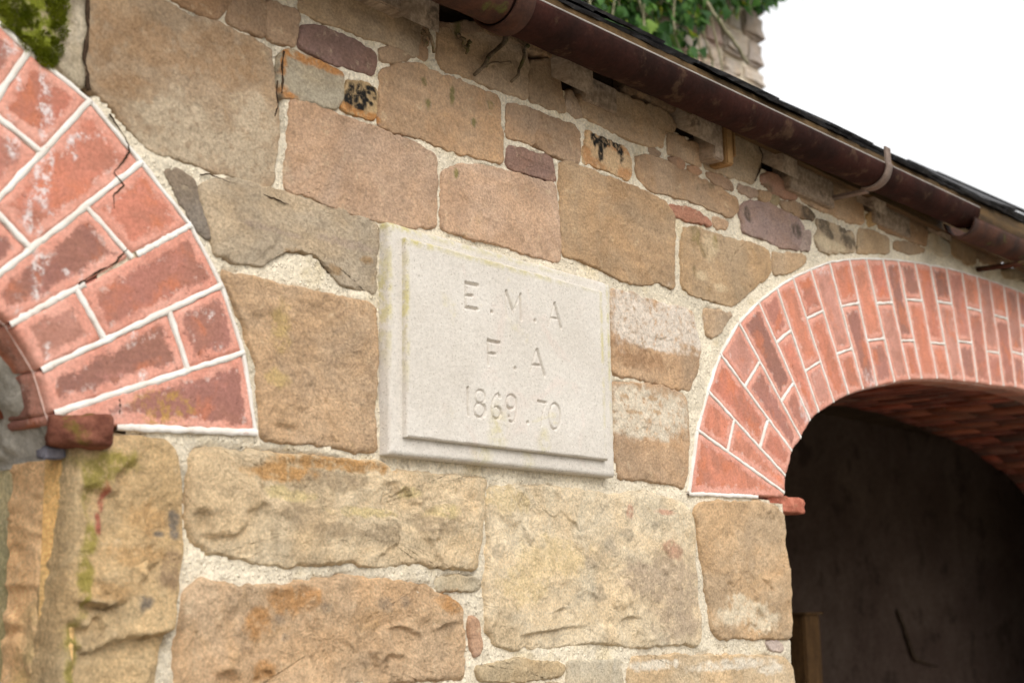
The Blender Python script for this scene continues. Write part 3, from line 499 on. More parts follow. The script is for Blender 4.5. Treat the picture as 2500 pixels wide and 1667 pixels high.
def mesh_np(name, V, quads=None, tris=None, smooth=True):
    me = bpy.data.meshes.new(name)
    V = np.asarray(V, np.float32)
    nq = 0 if quads is None else len(quads); nt = 0 if tris is None else len(tris)
    me.vertices.add(len(V)); me.vertices.foreach_set('co', V.ravel())
    li = np.concatenate([np.asarray(a, np.int32).ravel() for a in (quads, tris) if a is not None and len(a)])
    me.loops.add(len(li)); me.loops.foreach_set('vertex_index', li)
    me.polygons.add(nq+nt)
    st = np.concatenate([np.arange(nq)*4, nq*4+np.arange(nt)*3]).astype(np.int32)
    me.polygons.foreach_set('loop_start', st)
    me.polygons.foreach_set('loop_total', np.concatenate([np.full(nq, 4), np.full(nt, 3)]).astype(np.int32))
    me.update(calc_edges=True)
    if smooth: me.polygons.foreach_set('use_smooth', np.ones(nq+nt, bool))
    me.validate()
    return me
def obj(name, me, mat, parent=None, color=None, loc=None):
    o = bpy.data.objects.new(name, me); COL.objects.link(o)
    if me is not None and mat is not None and not me.materials: me.materials.append(mat)
    if parent is not None: o.parent = parent
    if color is not None: o.color = (*color, 1)
    if loc is not None: o.location = loc
    return o
def tag(o, label=None, cat=None, group=None, kind=None):
    if label: o['label'] = label
    if cat: o['category'] = cat
    if group: o['group'] = group
    if kind: o['kind'] = kind
    return o
def thing(name, loc, label, cat, group=None):
    o = bpy.data.objects.new(name, None); COL.objects.link(o); o.location = loc; o.empty_display_size = .1
    return tag(o, label, cat, group)
def local(V, o):                      # world coordinates -> coordinates of a child of an unrotated thing
    return np.asarray(V, float)-np.array(o.location)
def attr(me, name, vals, typ='FLOAT'):
    a = me.attributes.new(name, typ, 'POINT')
    if typ == 'FLOAT': a.data.foreach_set('value', np.asarray(vals, np.float32))
    else: a.data.foreach_set('color', np.asarray(vals, np.float32).ravel())
def stains(P, table=None):
    c = np.zeros((len(P), 4)); c[:, :3] = .3
    nz = fbm(P[:, 0], P[:, 1], 70, 3, 5)*1.1
    for (x, z, rx, rz, col, a) in STAINS:
        d = np.sqrt(((P[:, 0]-x)/(rx+.002))**2+((P[:, 1]-z)/(rz+.002))**2)
        w = np.clip((1.28-d+nz)/.55, 0, 1)*a
        m = w > c[:, 3]*.6
        if m.any():
            k = np.clip(w/(w+c[:, 3]+1e-6)*1.2, 0, 1)[:, None]
            L = np.array(lin(col))
            c[m, :3] = (c[:, :3]*(1-k)+L*k)[m]
            c[m, 3] = np.maximum(w, c[:, 3])[m]
    return c
def box_bm(x0, x1, y0, y1, z0, z1):
    V = np.array([(x, y, z) for x in (x0, x1) for y in (y0, y1) for z in (z0, z1)], float)
    Q = [(0, 1, 3, 2), (4, 6, 7, 5), (0, 4, 5, 1), (2, 3, 7, 6), (0, 2, 6, 4), (1, 5, 7, 3)]
    return V, Q
def box(name, b, mat, parent=None, color=None, bevel=0.0, rough=0.0, seed=0, cuts=0):
    V, Q = box_bm(*b)
    c = V.mean(0)
    me = bpy.data.meshes.new(name); me.from_pydata([tuple(v-c) for v in V], [], Q); me.update()
    if bevel or cuts:
        import bmesh
        bm = bmesh.new(); bm.from_mesh(me)
        if cuts: bmesh.ops.subdivide_edges(bm, edges=bm.edges[:], cuts=cuts, use_grid_fill=True)
        if bevel: bmesh.ops.bevel(bm, geom=[e for e in bm.edges if len(e.link_faces) == 2 and e.calc_face_angle() > .5], offset=bevel, segments=2, affect='EDGES')
        if rough:
            r = random.Random(seed)
            for v in bm.verts: v.co += Vector((r.uniform(-1, 1), r.uniform(-1, 1), r.uniform(-1, 1)))*rough
        bm.to_mesh(me); bm.free(); me.update()
    if mat is M['stone']: attr(me, 'stain', np.zeros((len(me.vertices), 4)), 'FLOAT_COLOR'); attr(me, 'rough', np.full(len(me.vertices), .5))
    o = obj(name, me, mat, parent, color)
    o.location = Vector(c)-(parent.location if parent else Vector((0, 0, 0)))
    return o
def tube(pts, rad, n=7, seed=0):
    pts = [Vector(p) for p in pts]; V = []; Q = []
    for i, p in enumerate(pts):
        t = (pts[min(i+1, len(pts)-1)]-pts[max(i-1, 0)]).normalized()
        a = t.cross(Vector((.3, .8, .5))).normalized(); b = t.cross(a)
        r = (rad[i] if isinstance(rad, (list, tuple)) else rad)
        for k in range(n):
            an = 2*math.pi*k/n; V.append(p+(a*math.cos(an)+b*math.sin(an))*r)
    for i in range(len(pts)-1):
        for k in range(n): Q.append((i*n+k, i*n+(k+1) % n, (i+1)*n+(k+1) % n, (i+1)*n+k))
    V = [tuple(v) for v in V]; T = []
    for e, base in ((0, 0), (1, (len(pts)-1)*n)):
        V.append(tuple(pts[0 if e == 0 else -1])); ci = len(V)-1
        for k in range(n): T.append((ci, base+k, base+(k+1) % n) if e else (ci, base+(k+1) % n, base+k))
    return np.array(V), Q, T
def smooth_line(pts, n):
    pts = np.asarray(pts, float); d = np.r_[0, np.cumsum(np.hypot(*np.diff(pts[:, :2], axis=0).T))] if pts.shape[1] == 2 else np.r_[0, np.cumsum(np.linalg.norm(np.diff(pts, axis=0), axis=1))]
    t = np.linspace(0, d[-1], n)
    return np.stack([np.interp(t, d, pts[:, k]) for k in range(pts.shape[1])], 1)

# ------------------------------------------------------------------ materials
def new_mat(name):
    m = bpy.data.materials.new(name); m.use_nodes = True
    nt = m.node_tree
    b = nt.nodes['Principled BSDF']; b.inputs['Roughness'].default_value = .9
    b.inputs['Specular IOR Level'].default_value = .25
    return m, nt, b
class G:                                    # tiny node-graph helper
    def __init__(s, nt):
        s.nt = nt; s.n = nt.nodes; s.l = nt.links
        g = s.n.new('ShaderNodeNewGeometry'); s.pos = g.outputs['Position']; s.geo = g
        oi = s.n.new('ShaderNodeObjectInfo'); s.oi = oi
    def val(s, sock, v):
        if isinstance(v, (int, float)): sock.default_value = v
        elif isinstance(v, tuple): sock.default_value = (*v, 1) if len(v) == 3 and sock.type == 'RGBA' else v
        else: s.l.new(v, sock)
    def math(s, op, a, b=0.0, clamp=False):
        n = s.n.new('ShaderNodeMath'); n.operation = op; n.use_clamp = clamp
        s.val(n.inputs[0], a); s.val(n.inputs[1], b); return n.outputs[0]
    def noise(s, scale, detail=5, rough=.6, vec=None, dist=0.0, fac=True):
        n = s.n.new('ShaderNodeTexNoise'); n.inputs['Scale'].default_value = scale; n.inputs['Detail'].default_value = detail
        n.inputs['Roughness'].default_value = rough; n.inputs['Distortion'].default_value = dist
        s.l.new(vec if vec is not None else s.pos, n.inputs['Vector']); return n.outputs['Fac' if fac else 'Color']
    def voro(s, scale, vec=None, feature='F1'):
        n = s.n.new('ShaderNodeTexVoronoi'); n.inputs['Scale'].default_value = scale; n.feature = feature
        s.l.new(vec if vec is not None else s.pos, n.inputs['Vector']); return n.outputs['Distance']
    def ramp(s, fac, lo, hi, a=0.0, b=1.0):
        n = s.n.new('ShaderNodeMapRange'); n.interpolation_type = 'SMOOTHSTEP'
        s.val(n.inputs['Value'], fac)
        n.inputs['From Min'].default_value = lo; n.inputs['From Max'].default_value = hi
        n.inputs['To Min'].default_value = a; n.inputs['To Max'].default_value = b; return n.outputs[0]
    def mix(s, f, a, b, mode='MIX'):
        n = s.n.new('ShaderNodeMix'); n.data_type = 'RGBA'; n.blend_type = mode
        s.val(n.inputs[0], f); s.val(n.inputs[6], a); s.val(n.inputs[7], b); return n.outputs[2]
    def gray(s, f):
        n = s.n.new('ShaderNodeCombineColor'); [s.l.new(f, n.inputs[i]) for i in range(3)]; return n.outputs[0]
    def attr(s, name):
        n = s.n.new('ShaderNodeAttribute'); n.attribute_name = name; return n
    def scale_vec(s, sx, sy, sz):
        n = s.n.new('ShaderNodeVectorMath'); n.operation = 'MULTIPLY'; s.l.new(s.pos, n.inputs[0]); n.inputs[1].default_value = (sx, sy, sz); return n.outputs[0]
    def bump(s, h, strength, dist, bsdf, prev=None):
        n = s.n.new('ShaderNodeBump'); n.inputs['Strength'].default_value = strength; n.inputs['Distance'].default_value = dist
        s.val(n.inputs['Height'], h)
        if prev is not None: s.l.new(prev, n.inputs['Normal'])
        s.l.new(n.outputs[0], bsdf.inputs['Normal']); return n.outputs[0]

def mat_stone():
    m, nt, b = new_mat('sandstone'); g = G(nt)
    off = nt.nodes.new('ShaderNodeVectorMath'); off.operation = 'ADD'; nt.links.new(g.pos, off.inputs[0])
    cb = nt.nodes.new('ShaderNodeCombineXYZ'); r = g.math('MULTIPLY', g.oi.outputs['Random'], 40.0)
    nt.links.new(r, cb.inputs[0]); nt.links.new(r, cb.inputs[2]); nt.links.new(cb.outputs[0], off.inputs[1])
    v = off.outputs[0]
    col = g.oi.outputs['Color']
    big = g.ramp(g.noise(7, 7, .62, v), .32, .68)
    col = g.mix(1, col, g.mix(big, (.84, .83, .82), (1.12, 1.12, 1.12)), 'MULTIPLY')
    hue = g.ramp(g.noise(4.3, 5, .6, v, 1.2), .35, .65)
    col = g.mix(1, col, g.mix(hue, (1.05, .99, .92), (.97, 1.0, 1.05)), 'MULTIPLY')
    # weathered dark mottling and pale grain
    dk = g.ramp(g.noise(30, 10, .78, v, .5), .50, .66)
    col = g.mix(g.math('MULTIPLY', dk, .30), col, lin((104, 88, 68)))
    pale = g.ramp(g.noise(38, 8, .7, v, .8), .56, .72)
    col = g.mix(g.math('MULTIPLY', pale, .38), col, lin((226, 206, 172)))
    och = g.ramp(g.noise(9, 6, .6, v, 2.0), .60, .74)
    col = g.mix(g.math('MULTIPLY', och, .20), col, lin((178, 136, 70)))
    lich = g.ramp(g.noise(13, 8, .7, v, .5), .64, .74)
    col = g.mix(g.math('MULTIPLY', lich, .28), col, lin((150, 140, 70)))
    bed = nt.nodes.new('ShaderNodeVectorMath'); bed.operation = 'MULTIPLY'; nt.links.new(v, bed.inputs[0]); bed.inputs[1].default_value = (1.0, 1.0, 7.0)
    bn = g.ramp(g.noise(9, 8, .7, bed.outputs[0], .7), .34, .66)
    bs = g.ramp(g.oi.outputs['Random'], .25, .9, .02, .30)
    col = g.mix(bs, col, g.mix(1, col, g.mix(bn, (.62, .60, .60), (1.22, 1.22, 1.20)), 'MULTIPLY'))
    st = g.attr('stain')
    sa = g.math('MULTIPLY', st.outputs['Alpha'], g.ramp(g.noise(60, 8, .7, v), .30, .52))
    col = g.mix(sa, col, st.outputs['Color'])
    grain = g.noise(210, 5, .7, v)
    col = g.mix(1, col, g.gray(g.ramp(grain, .28, .72, .74, 1.24)), 'MULTIPLY')
    speck = g.ramp(g.noise(420, 2, .5, v), .66, .74)
    col = g.mix(g.math('MULTIPLY', speck, .5), col, lin((80, 66, 52)))
    nt.links.new(col, b.inputs['Base Color'])
    rg = g.attr('rough').outputs['Fac']
    h1 = g.noise(95, 8, .72, v, .3)
    nrm = g.bump(h1, .8, .006, b)
    h2 = g.noise(34, 7, .66, g.n.new('ShaderNodeVectorMath').outputs[0]) if False else g.noise(34, 8, .7, v, 1.0)
    hb = g.math('MULTIPLY', h2, g.math('ADD', rg, .15))
    g.bump(hb, .9, .014, b, nrm)
    return m
def mat_mortar(name='lime_mortar', base=(238, 225, 200), pebble=True):
    m, nt, b = new_mat(name); g = G(nt)
    big = g.ramp(g.noise(5, 6, .6), .3, .7)
    col = g.mix(big, lin(tuple(int(c*.90) for c in base)), lin(tuple(min(255, int(c*1.06)) for c in base)))
    yel = g.ramp(g.noise(11, 6, .6), .52, .68)
    col = g.mix(g.math('MULTIPLY', yel, .45), col, lin((206, 184, 136)))
    grn = g.noise(160, 6, .7)
    col = g.mix(1, col, g.gray(g.ramp(grn, .28, .72, .74, 1.20)), 'MULTIPLY')
    grit = g.ramp(g.voro(120), .10, .42)
    col = g.mix(1, col, g.gray(g.ramp(grit, 0, 1, 1.06, .88)), 'MULTIPLY')
    dirt_and_gap_shade = g.ramp(g.noise(18, 8, .72, None, .6), .56, .68)
    col = g.mix(g.math('MULTIPLY', dirt_and_gap_shade, .22), col, lin((150, 126, 92)))
    peb = g.ramp(g.noise(75, 2, .4), .65, .70)
    col = g.mix(g.math('MULTIPLY', peb, .34), col, lin((128, 116, 104)))
    crack = g.ramp(g.noise(48, 9, .78, None, 1.0), .28, .34)
    col = g.mix(crack, lin((164, 144, 112)), col)
    nt.links.new(col, b.inputs['Base Color'])
    n0 = g.bump(grit, .8, -.0025, b)
    n1 = g.bump(g.noise(52, 7, .68), .9, .007, b, n0)
    n2 = g.bump(crack, .7, .004, b, n1)
    g.bump(g.noise(230, 4, .7), .5, .0015, b, n2)
    return m
def mat_brick():
    m, nt, b = new_mat('painted_brick'); g = G(nt)
    v = g.pos
    e = g.attr('edge').outputs['Fac']
    core = g.oi.outputs['Color']
    br = g.ramp(g.noise(10, 7, .65, v, .8), .38, .64)
    core = g.mix(g.math('MULTIPLY', br, .62), core, lin((158, 110, 92)))
    org = g.ramp(g.noise(14, 6, .6, v, .4), .50, .66)
    core = g.mix(g.math('MULTIPLY', org, .55), core, lin((208, 124, 86)))
    pk = g.ramp(g.noise(30, 8, .7), .55, .70)
    core = g.mix(g.math('MULTIPLY', pk, .38), core, lin((216, 150, 136)))
    ne = g.math('MULTIPLY', g.math('SUBTRACT', g.noise(34, 8, .75), .5), .050)
    ed = g.math('ADD', e, ne)
    mask = g.math('SUBTRACT', 1.0, g.ramp(ed, .012, .020))
    paint = g.mix(g.ramp(g.noise(16, 5, .6), .3, .7), lin((210, 144, 124)), lin((222, 164, 146)))
    col = g.mix(mask, core, paint)
    rim = g.math('MULTIPLY', g.math('SUBTRACT', 1.0, g.ramp(ed, .020, .026)), g.ramp(ed, .010, .018))
    rim = g.math('MULTIPLY', rim, g.ramp(g.noise(55, 5, .7), .54, .64))
    col = g.mix(g.math('MULTIPLY', rim, .45), col, lin((232, 206, 196)))
    pit = g.ramp(g.noise(95, 5, .62, None, 1.5), .655, .71)
    col = g.mix(g.math('MULTIPLY', pit, .7), col, lin((96, 52, 40)))
    st = g.attr('stain')
    sa = g.math('MULTIPLY', g.math('MULTIPLY', st.outputs['Alpha'], .8), g.ramp(g.noise(85, 8, .75), .44, .60))
    col = g.mix(sa, col, st.outputs['Color'])
    col = g.mix(1, col, g.gray(g.ramp(g.noise(190, 5, .7), .25, .75, .80, 1.16)), 'MULTIPLY')
    nt.links.new(col, b.inputs['Base Color'])
    b.inputs['Roughness'].default_value = .82
    n1 = g.bump(g.noise(70, 8, .7), .6, .005, b)
    n2 = g.bump(g.math('SUBTRACT', 1.0, pit), .6, .003, b, n1)
    g.bump(mask, .35, .0018, b, n2)
    return m
def mat_soffit():
    m, nt, b = new_mat('bare_brick'); g = G(nt)
    col = g.oi.outputs['Color']
    col = g.mix(1, col, g.gray(g.ramp(g.noise(14, 7, .65), .3, .7, .5, 1.25)), 'MULTIPLY')
    soot = g.ramp(g.noise(7, 7, .65), .45, .65)
    col = g.mix(g.math('MULTIPLY', soot, .55), col, lin((66, 52, 44)))
    mor = g.ramp(g.noise(24, 6, .7), .58, .68)
    col = g.mix(g.math('MULTIPLY', mor, .5), col, lin((134, 118, 100)))
    nt.links.new(col, b.inputs['Base Color'])
    g.bump(g.noise(80, 8, .7), .7, .006, b)
    return m
def mat_white():
    m, nt, b = new_mat('white_pointing'); g = G(nt)
    col = g.mix(g.ramp(g.noise(20, 7, .65), .35, .7), lin((222, 213, 202)), lin((238, 234, 228)))
    ch = g.ramp(g.noise(60, 7, .72), .60, .68)
    col = g.mix(g.math('MULTIPLY', ch, .75), col, lin((204, 166, 150)))
    cr = g.ramp(g.noise(300, 3, .6), .66, .72)
    col = g.mix(g.math('MULTIPLY', cr, .4), col, lin((140, 124, 110)))
    nt.links.new(col, b.inputs['Base Color']); b.inputs['Roughness'].default_value = .7
    g.bump(g.noise(130, 7, .7), .5, .003, b)
    return m
def mat_plaque():
    m, nt, b = new_mat('pale_limestone'); g = G(nt)
    col = g.mix(g.ramp(g.noise(5, 6, .6), .32, .68), lin((206, 198, 187)), lin((218, 211, 201)))
    pk = g.ramp(g.noise(9, 5, .6, None, 1), .55, .70)
    col = g.mix(g.math('MULTIPLY', pk, .30), col, lin((216, 194, 182)))
    ye = g.ramp(g.noise(14, 6, .65, None, .5), .62, .74)
    col = g.mix(g.math('MULTIPLY', ye, .35), col, lin((206, 194, 140)))
    st = g.attr('stain')
    sa = g.math('MULTIPLY', st.outputs['Alpha'], g.ramp(g.noise(45, 7, .7), .38, .60))
    col = g.mix(sa, col, st.outputs['Color'])
    sp = g.ramp(g.noise(260, 4, .6), .57, .68)
    col = g.mix(g.math('MULTIPLY', sp, .62), col, lin((150, 138, 122)))
    col = g.mix(1, col, g.gray(g.ramp(g.noise(150, 5, .7), .25, .75, .88, 1.08)), 'MULTIPLY')
    nt.links.new(col, b.inputs['Base Color'])
    n1 = g.bump(g.noise(280, 5, .75), .55, .0028, b)
    g.bump(g.noise(60, 6, .6), .3, .003, b, n1)
    return m
def mat_noise(name, a, c, scale=12, rough=.8, bump=.004, bs=60, spec=.25, extra=None, metallic=0.0, stretch=None):
    m, nt, b = new_mat(name); g = G(nt)
    v = g.scale_vec(*stretch) if stretch else None
    col = g.mix(g.ramp(g.noise(scale, 8, .68, v), .32, .68), lin(a), lin(c))
    if extra:
        k = g.ramp(g.noise(extra[1], 7, .68), extra[2], extra[2]+.1)
        col = g.mix(g.math('MULTIPLY', k, extra[3]), col, lin(extra[0]))
    col = g.mix(1, col, g.gray(g.ramp(g.noise(bs*3, 4, .7), .25, .75, .78, 1.18)), 'MULTIPLY')
    nt.links.new(col, b.inputs['Base Color']); b.inputs['Roughness'].default_value = rough
    b.inputs['Specular IOR Level'].default_value = spec; b.inputs['Metallic'].default_value = metallic
    if bump: g.bump(g.noise(bs, 8, .7, v), .7, bump, b)
    return m
def mat_leaf():
    m, nt, b = new_mat('ivy_leaf'); g = G(nt)
    r = g.math('FRACT', g.math('ADD', g.oi.outputs['Random'], g.geo.outputs['Random Per Island']))
    n = nt.nodes.new('ShaderNodeValToRGB'); nt.links.new(r, n.inputs[0])
    cr = n.color_ramp; cr.elements[0].color = (*lin((38, 70, 28)), 1); cr.elements[1].position = .99; cr.elements[1].color = (*lin((186, 176, 44)), 1)
    for p, c in ((.35, (50, 88, 34)), (.62, (70, 110, 44)), (.84, (96, 132, 56)), (.95, (140, 160, 66))):
        e = cr.elements.new(p); e.color = (*lin(c), 1)
    nt.links.new(n.outputs[0], b.inputs['Base Color']); b.inputs['Roughness'].default_value = .55; b.inputs['Specular IOR Level'].default_value = .25
    tr = nt.nodes.new('ShaderNodeBsdfTranslucent'); nt.links.new(g.mix(1, n.outputs[0], (1.5, 1.6, .6), 'MULTIPLY'), tr.inputs[0])
    mx = nt.nodes.new('ShaderNodeMixShader'); mx.inputs[0].default_value = .3
    nt.links.new(b.outputs[0], mx.inputs[1]); nt.links.new(tr.outputs[0], mx.inputs[2]); nt.links.new(mx.outputs[0], nt.nodes['Material Output'].inputs[0])
    return m
M = dict(stone=mat_stone(), mortar=mat_mortar(), brick=mat_brick(), bare=mat_soffit(), white=mat_white(), plaque=mat_plaque(), leaf=mat_leaf())
M['bedding'] = mat_noise('pink_bedding', (196, 150, 136), (224, 206, 194), 18, .9, .004)
M['cement'] = mat_noise('grey_cement', (168, 162, 150), (206, 200, 190), 9, .9, .008, 50, extra=((104, 98, 78), 14, .55, .5))
M['iron'] = mat_noise('painted_cast_iron', (38, 23, 19), (60, 33, 27), 7, .75, .004, 40, .06, extra=((96, 76, 58), 17, .56, .45))
M['rust'] = mat_noise('rusty_iron', (48, 32, 26), (84, 52, 38), 12, .8, .005, 60, .2, extra=((86, 92, 40), 15, .58, .6))
M['lip'] = mat_noise('painted_lip_highlight', (118, 110, 102), (150, 142, 134), 20, .5, .001, 80, .5)  # pale colour paints the sky highlight along the gutter lip
M['strap'] = mat_noise('weathered_strap', (104, 88, 78), (140, 122, 110), 14, .7, .003, 60, .3)
M['slate'] = mat_noise('dark_slate', (34, 34, 37), (66, 65, 66), 10, .6, .006, 40, .35, extra=((104, 98, 88), 22, .58, .55))
M['board'] = mat_noise('fascia_timber', (66, 49, 26), (98, 74, 42), 7, .8, .004, 30, .25, stretch=(1, 8, 8))
M['timber'] = mat_noise('weathered_timber', (142, 122, 104), (190, 168, 146), 9, .85, .005, 40, .2, extra=((66, 54, 44), 16, .56, .6), stretch=(8, 1, 8))
M['newtimber'] = mat_noise('split_timber', (150, 112, 70), (186, 146, 98), 9, .85, .005, 40, .2, stretch=(8, 8, 1))
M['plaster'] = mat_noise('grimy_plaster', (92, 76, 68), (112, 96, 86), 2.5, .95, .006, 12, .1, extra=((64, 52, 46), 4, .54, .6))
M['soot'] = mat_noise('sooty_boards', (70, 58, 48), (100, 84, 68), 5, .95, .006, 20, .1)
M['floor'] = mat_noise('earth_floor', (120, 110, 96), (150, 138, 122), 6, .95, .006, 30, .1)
M['ground'] = mat_noise('gravel_yard', (124, 118, 106), (160, 152, 138), 30, .95, .02, 40, .1, extra=((96, 100, 66), 9, .55, .5))
M['stem'] = mat_noise('dead_stem', (84, 70, 54), (146, 126, 102), 40, .9, .002, 120, .15, extra=((78, 80, 38), 30, .5, .7))
M['palestem'] = mat_noise('ivy_stem', (150, 142, 110), (186, 178, 148), 30, .8, .002, 100, .2)
M['mossybrick'] = mat_noise('mossy_brick', (100, 60, 48), (148, 96, 78), 22, .9, .006, 70, .1, extra=((112, 98, 44), 16, .5, .75))
M['redbrick'] = mat_noise('worn_red_brick', (146, 80, 62), (192, 122, 100), 26, .9, .006, 70, .1, extra=((150, 120, 92), 24, .54, .6))
M['chip'] = mat_noise('slate_chip', (92, 90, 98), (134, 130, 136), 30, .8, .004, 60, .1)
M['dirt_and_gap_shade'] = mat_noise('dirt_and_gap_shade', (52, 40, 32), (84, 68, 54), 40, .95, 0, 60, .05)  # dark colour painting the shade inside the cracks
M['post'] = mat_noise('dark_post', (66, 48, 30), (92, 68, 42), 8, .9, .004, 30, .1, stretch=(8, 8, 1))
M['moss'] = mat_noise('moss', (118, 132, 30), (170, 176, 64), 60, .95, .006, 150, .1)
M['greenreveal'] = mat_noise('green_stained_stone', (168, 158, 124), (196, 178, 138), 10, .9, .006, 60, .15, extra=((176, 138, 92), 8, .56, .5))
M['tooled'] = mat_noise('tooled_stone', (202, 166, 122), (222, 190, 150), 12, .9, .006, 70, .15, extra=((150, 132, 60), 9, .56, .4))

# ------------------------------------------------------------------ arch curves (x, z) in metres
SX = 1.3786+2.5627                                  # the two arches mirror each other about the pier
RJ[1] = (RJ[1][0], (2.9840, 1.8500))
CX = 4.722
right_j = list(RJ)+[((2*CX-e[0], e[1]), (2*CX-i[0], i[1])) for e, i in reversed(RJ)]
left_half = list(LJ)+[((SX-e[0], e[1]+.012), (SX-i[0]-.01, i[1]+.004)) for e, i in RJ[7:]]
CLX = SX-CX
left_j = left_half+[((2*CLX-e[0], e[1]), (2*CLX-i[0], i[1])) for e, i in reversed(left_half)]
REVEAL_L, REVEAL_R = 1.060, 2.985                   # pier faces inside the two openings
openings = []
for J, in ((right_j,), (left_j,)):
    mid = [((e[0]*.45+i[0]*.55), (e[1]*.45+i[1]*.55)) for e, i in J]
    a, b = J[0][1], J[-1][1]
    s = 1 if b[0] > a[0] else -1
    ja = 2.976 if s > 0 else 1.082
    jb = 2*(CX if s > 0 else CLX)-ja
    openings.append(np.array([(ja, -1), (ja, 1.825)]+mid+[(jb, 1.825), (jb, -1)]))
ext_polys = []
for J in (right_j, left_j):
    a, b = J[0][0], J[-1][0]; ia, ib = J[0][1], J[-1][1]
    ext_polys.append(np.array([(ia[0], -1), (ia[0], a[1]-.02), (a[0], a[1]-.02)]+[e for e, i in J]+[(b[0], b[1]-.02), (ib[0], b[1]-.02), (ib[0], -1)]))

# ------------------------------------------------------------------ ground
V, Q = np.array([(-120, -120, 0), (120, -120, 0), (120, 120, 0), (-120, 120, 0)], float), [(0, 1, 2, 3)]
tag(obj('ground', mesh_np('ground', V, Q, None, False), M['ground']), kind='structure')

# ------------------------------------------------------------------ stone wall
wall = thing('stone_wall', (2.0, 0.0, 0.0), 'coursed sandstone wall with pale lime mortar, pierced by two brick arches', 'wall')
xs = np.unique(np.r_[np.arange(-4.0, .80, .05), np.arange(.80, 5.2, .0062), np.arange(5.2, 11.01, .06)])
zs = np.unique(np.r_[np.arange(0, 1.36, .06), np.arange(1.36, 2.66, .0062)])
gx, gz = np.meshgrid(xs, zs, indexing='ij'); P = np.c_[gx.ravel(), gz.ravel()]
yy = .0006+fbm(P[:, 0], P[:, 1], 30, 5, 3)*.0085+np.abs(fbm(P[:, 0], P[:, 1], 60, 2, 13))*.006-.001
mk = np.zeros((len(xs), len(zs)))
for st_ in STONES:                                                   # the pointing has shrunk away from some edges
    o_ = np.array(st_[0]); o_ = smooth_line(np.r_[o_, o_[:1]], 400)
    a_ = np.clip(np.searchsorted(xs, o_[:, 0]), 0, len(xs)-1); c_ = np.clip(np.searchsorted(zs, o_[:, 1]-.002), 0, len(zs)-1); mk[a_, c_] = 1
yy = yy+mk.ravel()*.012*np.clip(fbm(P[:, 0], P[:, 1], 13, 3, 41)*5-.1, 0, 1)
for ln, wd in (([(1.0745, 2.46), (1.0725, 2.425), (1.0740, 2.38), (1.0690, 2.35), (1.0705, 2.325), (1.0735, 2.298)], .0052), ([(1.418, 2.455), (1.4155, 2.425), (1.4165, 2.395), (1.420, 2.36), (1.4155, 2.325)], .003)):      # open joints
    dj = dist_poly(P, np.array(ln), False); yy = yy+.045*np.clip(1.6-dj/wd, 0, 1)
yy = np.maximum(yy, -.0014)
V = np.c_[P[:, 0], yy, P[:, 1]]
nx, nz = len(xs), len(zs); idx = np.arange(nx*nz).reshape(nx, nz)
Q = np.stack([idx[:-1, :-1], idx[1:, :-1], idx[1:, 1:], idx[:-1, 1:]], -1).reshape(-1, 4)
cen = P[Q].mean(1)
added_opening = np.array([(7.6, -1), (9.4, -1), (9.4, 2.15), (7.6, 2.15)])      # unseen opening, added to let light into the dark room
keep = ~(inside(cen, openings[0]) | inside(cen, openings[1]) | inside(cen, added_opening))
for hp in HOLES: keep &= ~inside(cen, np.array(hp))
top = 2.605+.022*(cen[:, 0]-2)+fbm(cen[:, 0], cen[:, 0]*0, 9, 3, 4)*.05
keep &= cen[:, 1] < np.where((cen[:, 0] > .8) & (cen[:, 0] < 5.2), top, 2.66)
obj('mortar', mesh_np('mortar', local(V, wall), Q[keep]), M['mortar'], wall)
# wall core behind the mortar so that the joints and openings have their thickness
box('core', (-4.0, SX-2*CX+2.9782-.03, .02, .60, 0, 2.60), M['cement'], wall)
box('core', (REVEAL_L+.06, REVEAL_R-.05, .03, .598, 0, 1.82), M['cement'], wall)
box('core', (2*CX-REVEAL_R+.03, 7.58, .02, .60, 0, 2.60), M['cement'], wall)
box('core', (9.42, 11.0, .02, .60, 0, 2.60), M['cement'], wall)
box('added_lintel', (7.58, 9.42, .02, .598, 2.17, 2.60), M['timber'], wall)  # closes the wall above the added light opening

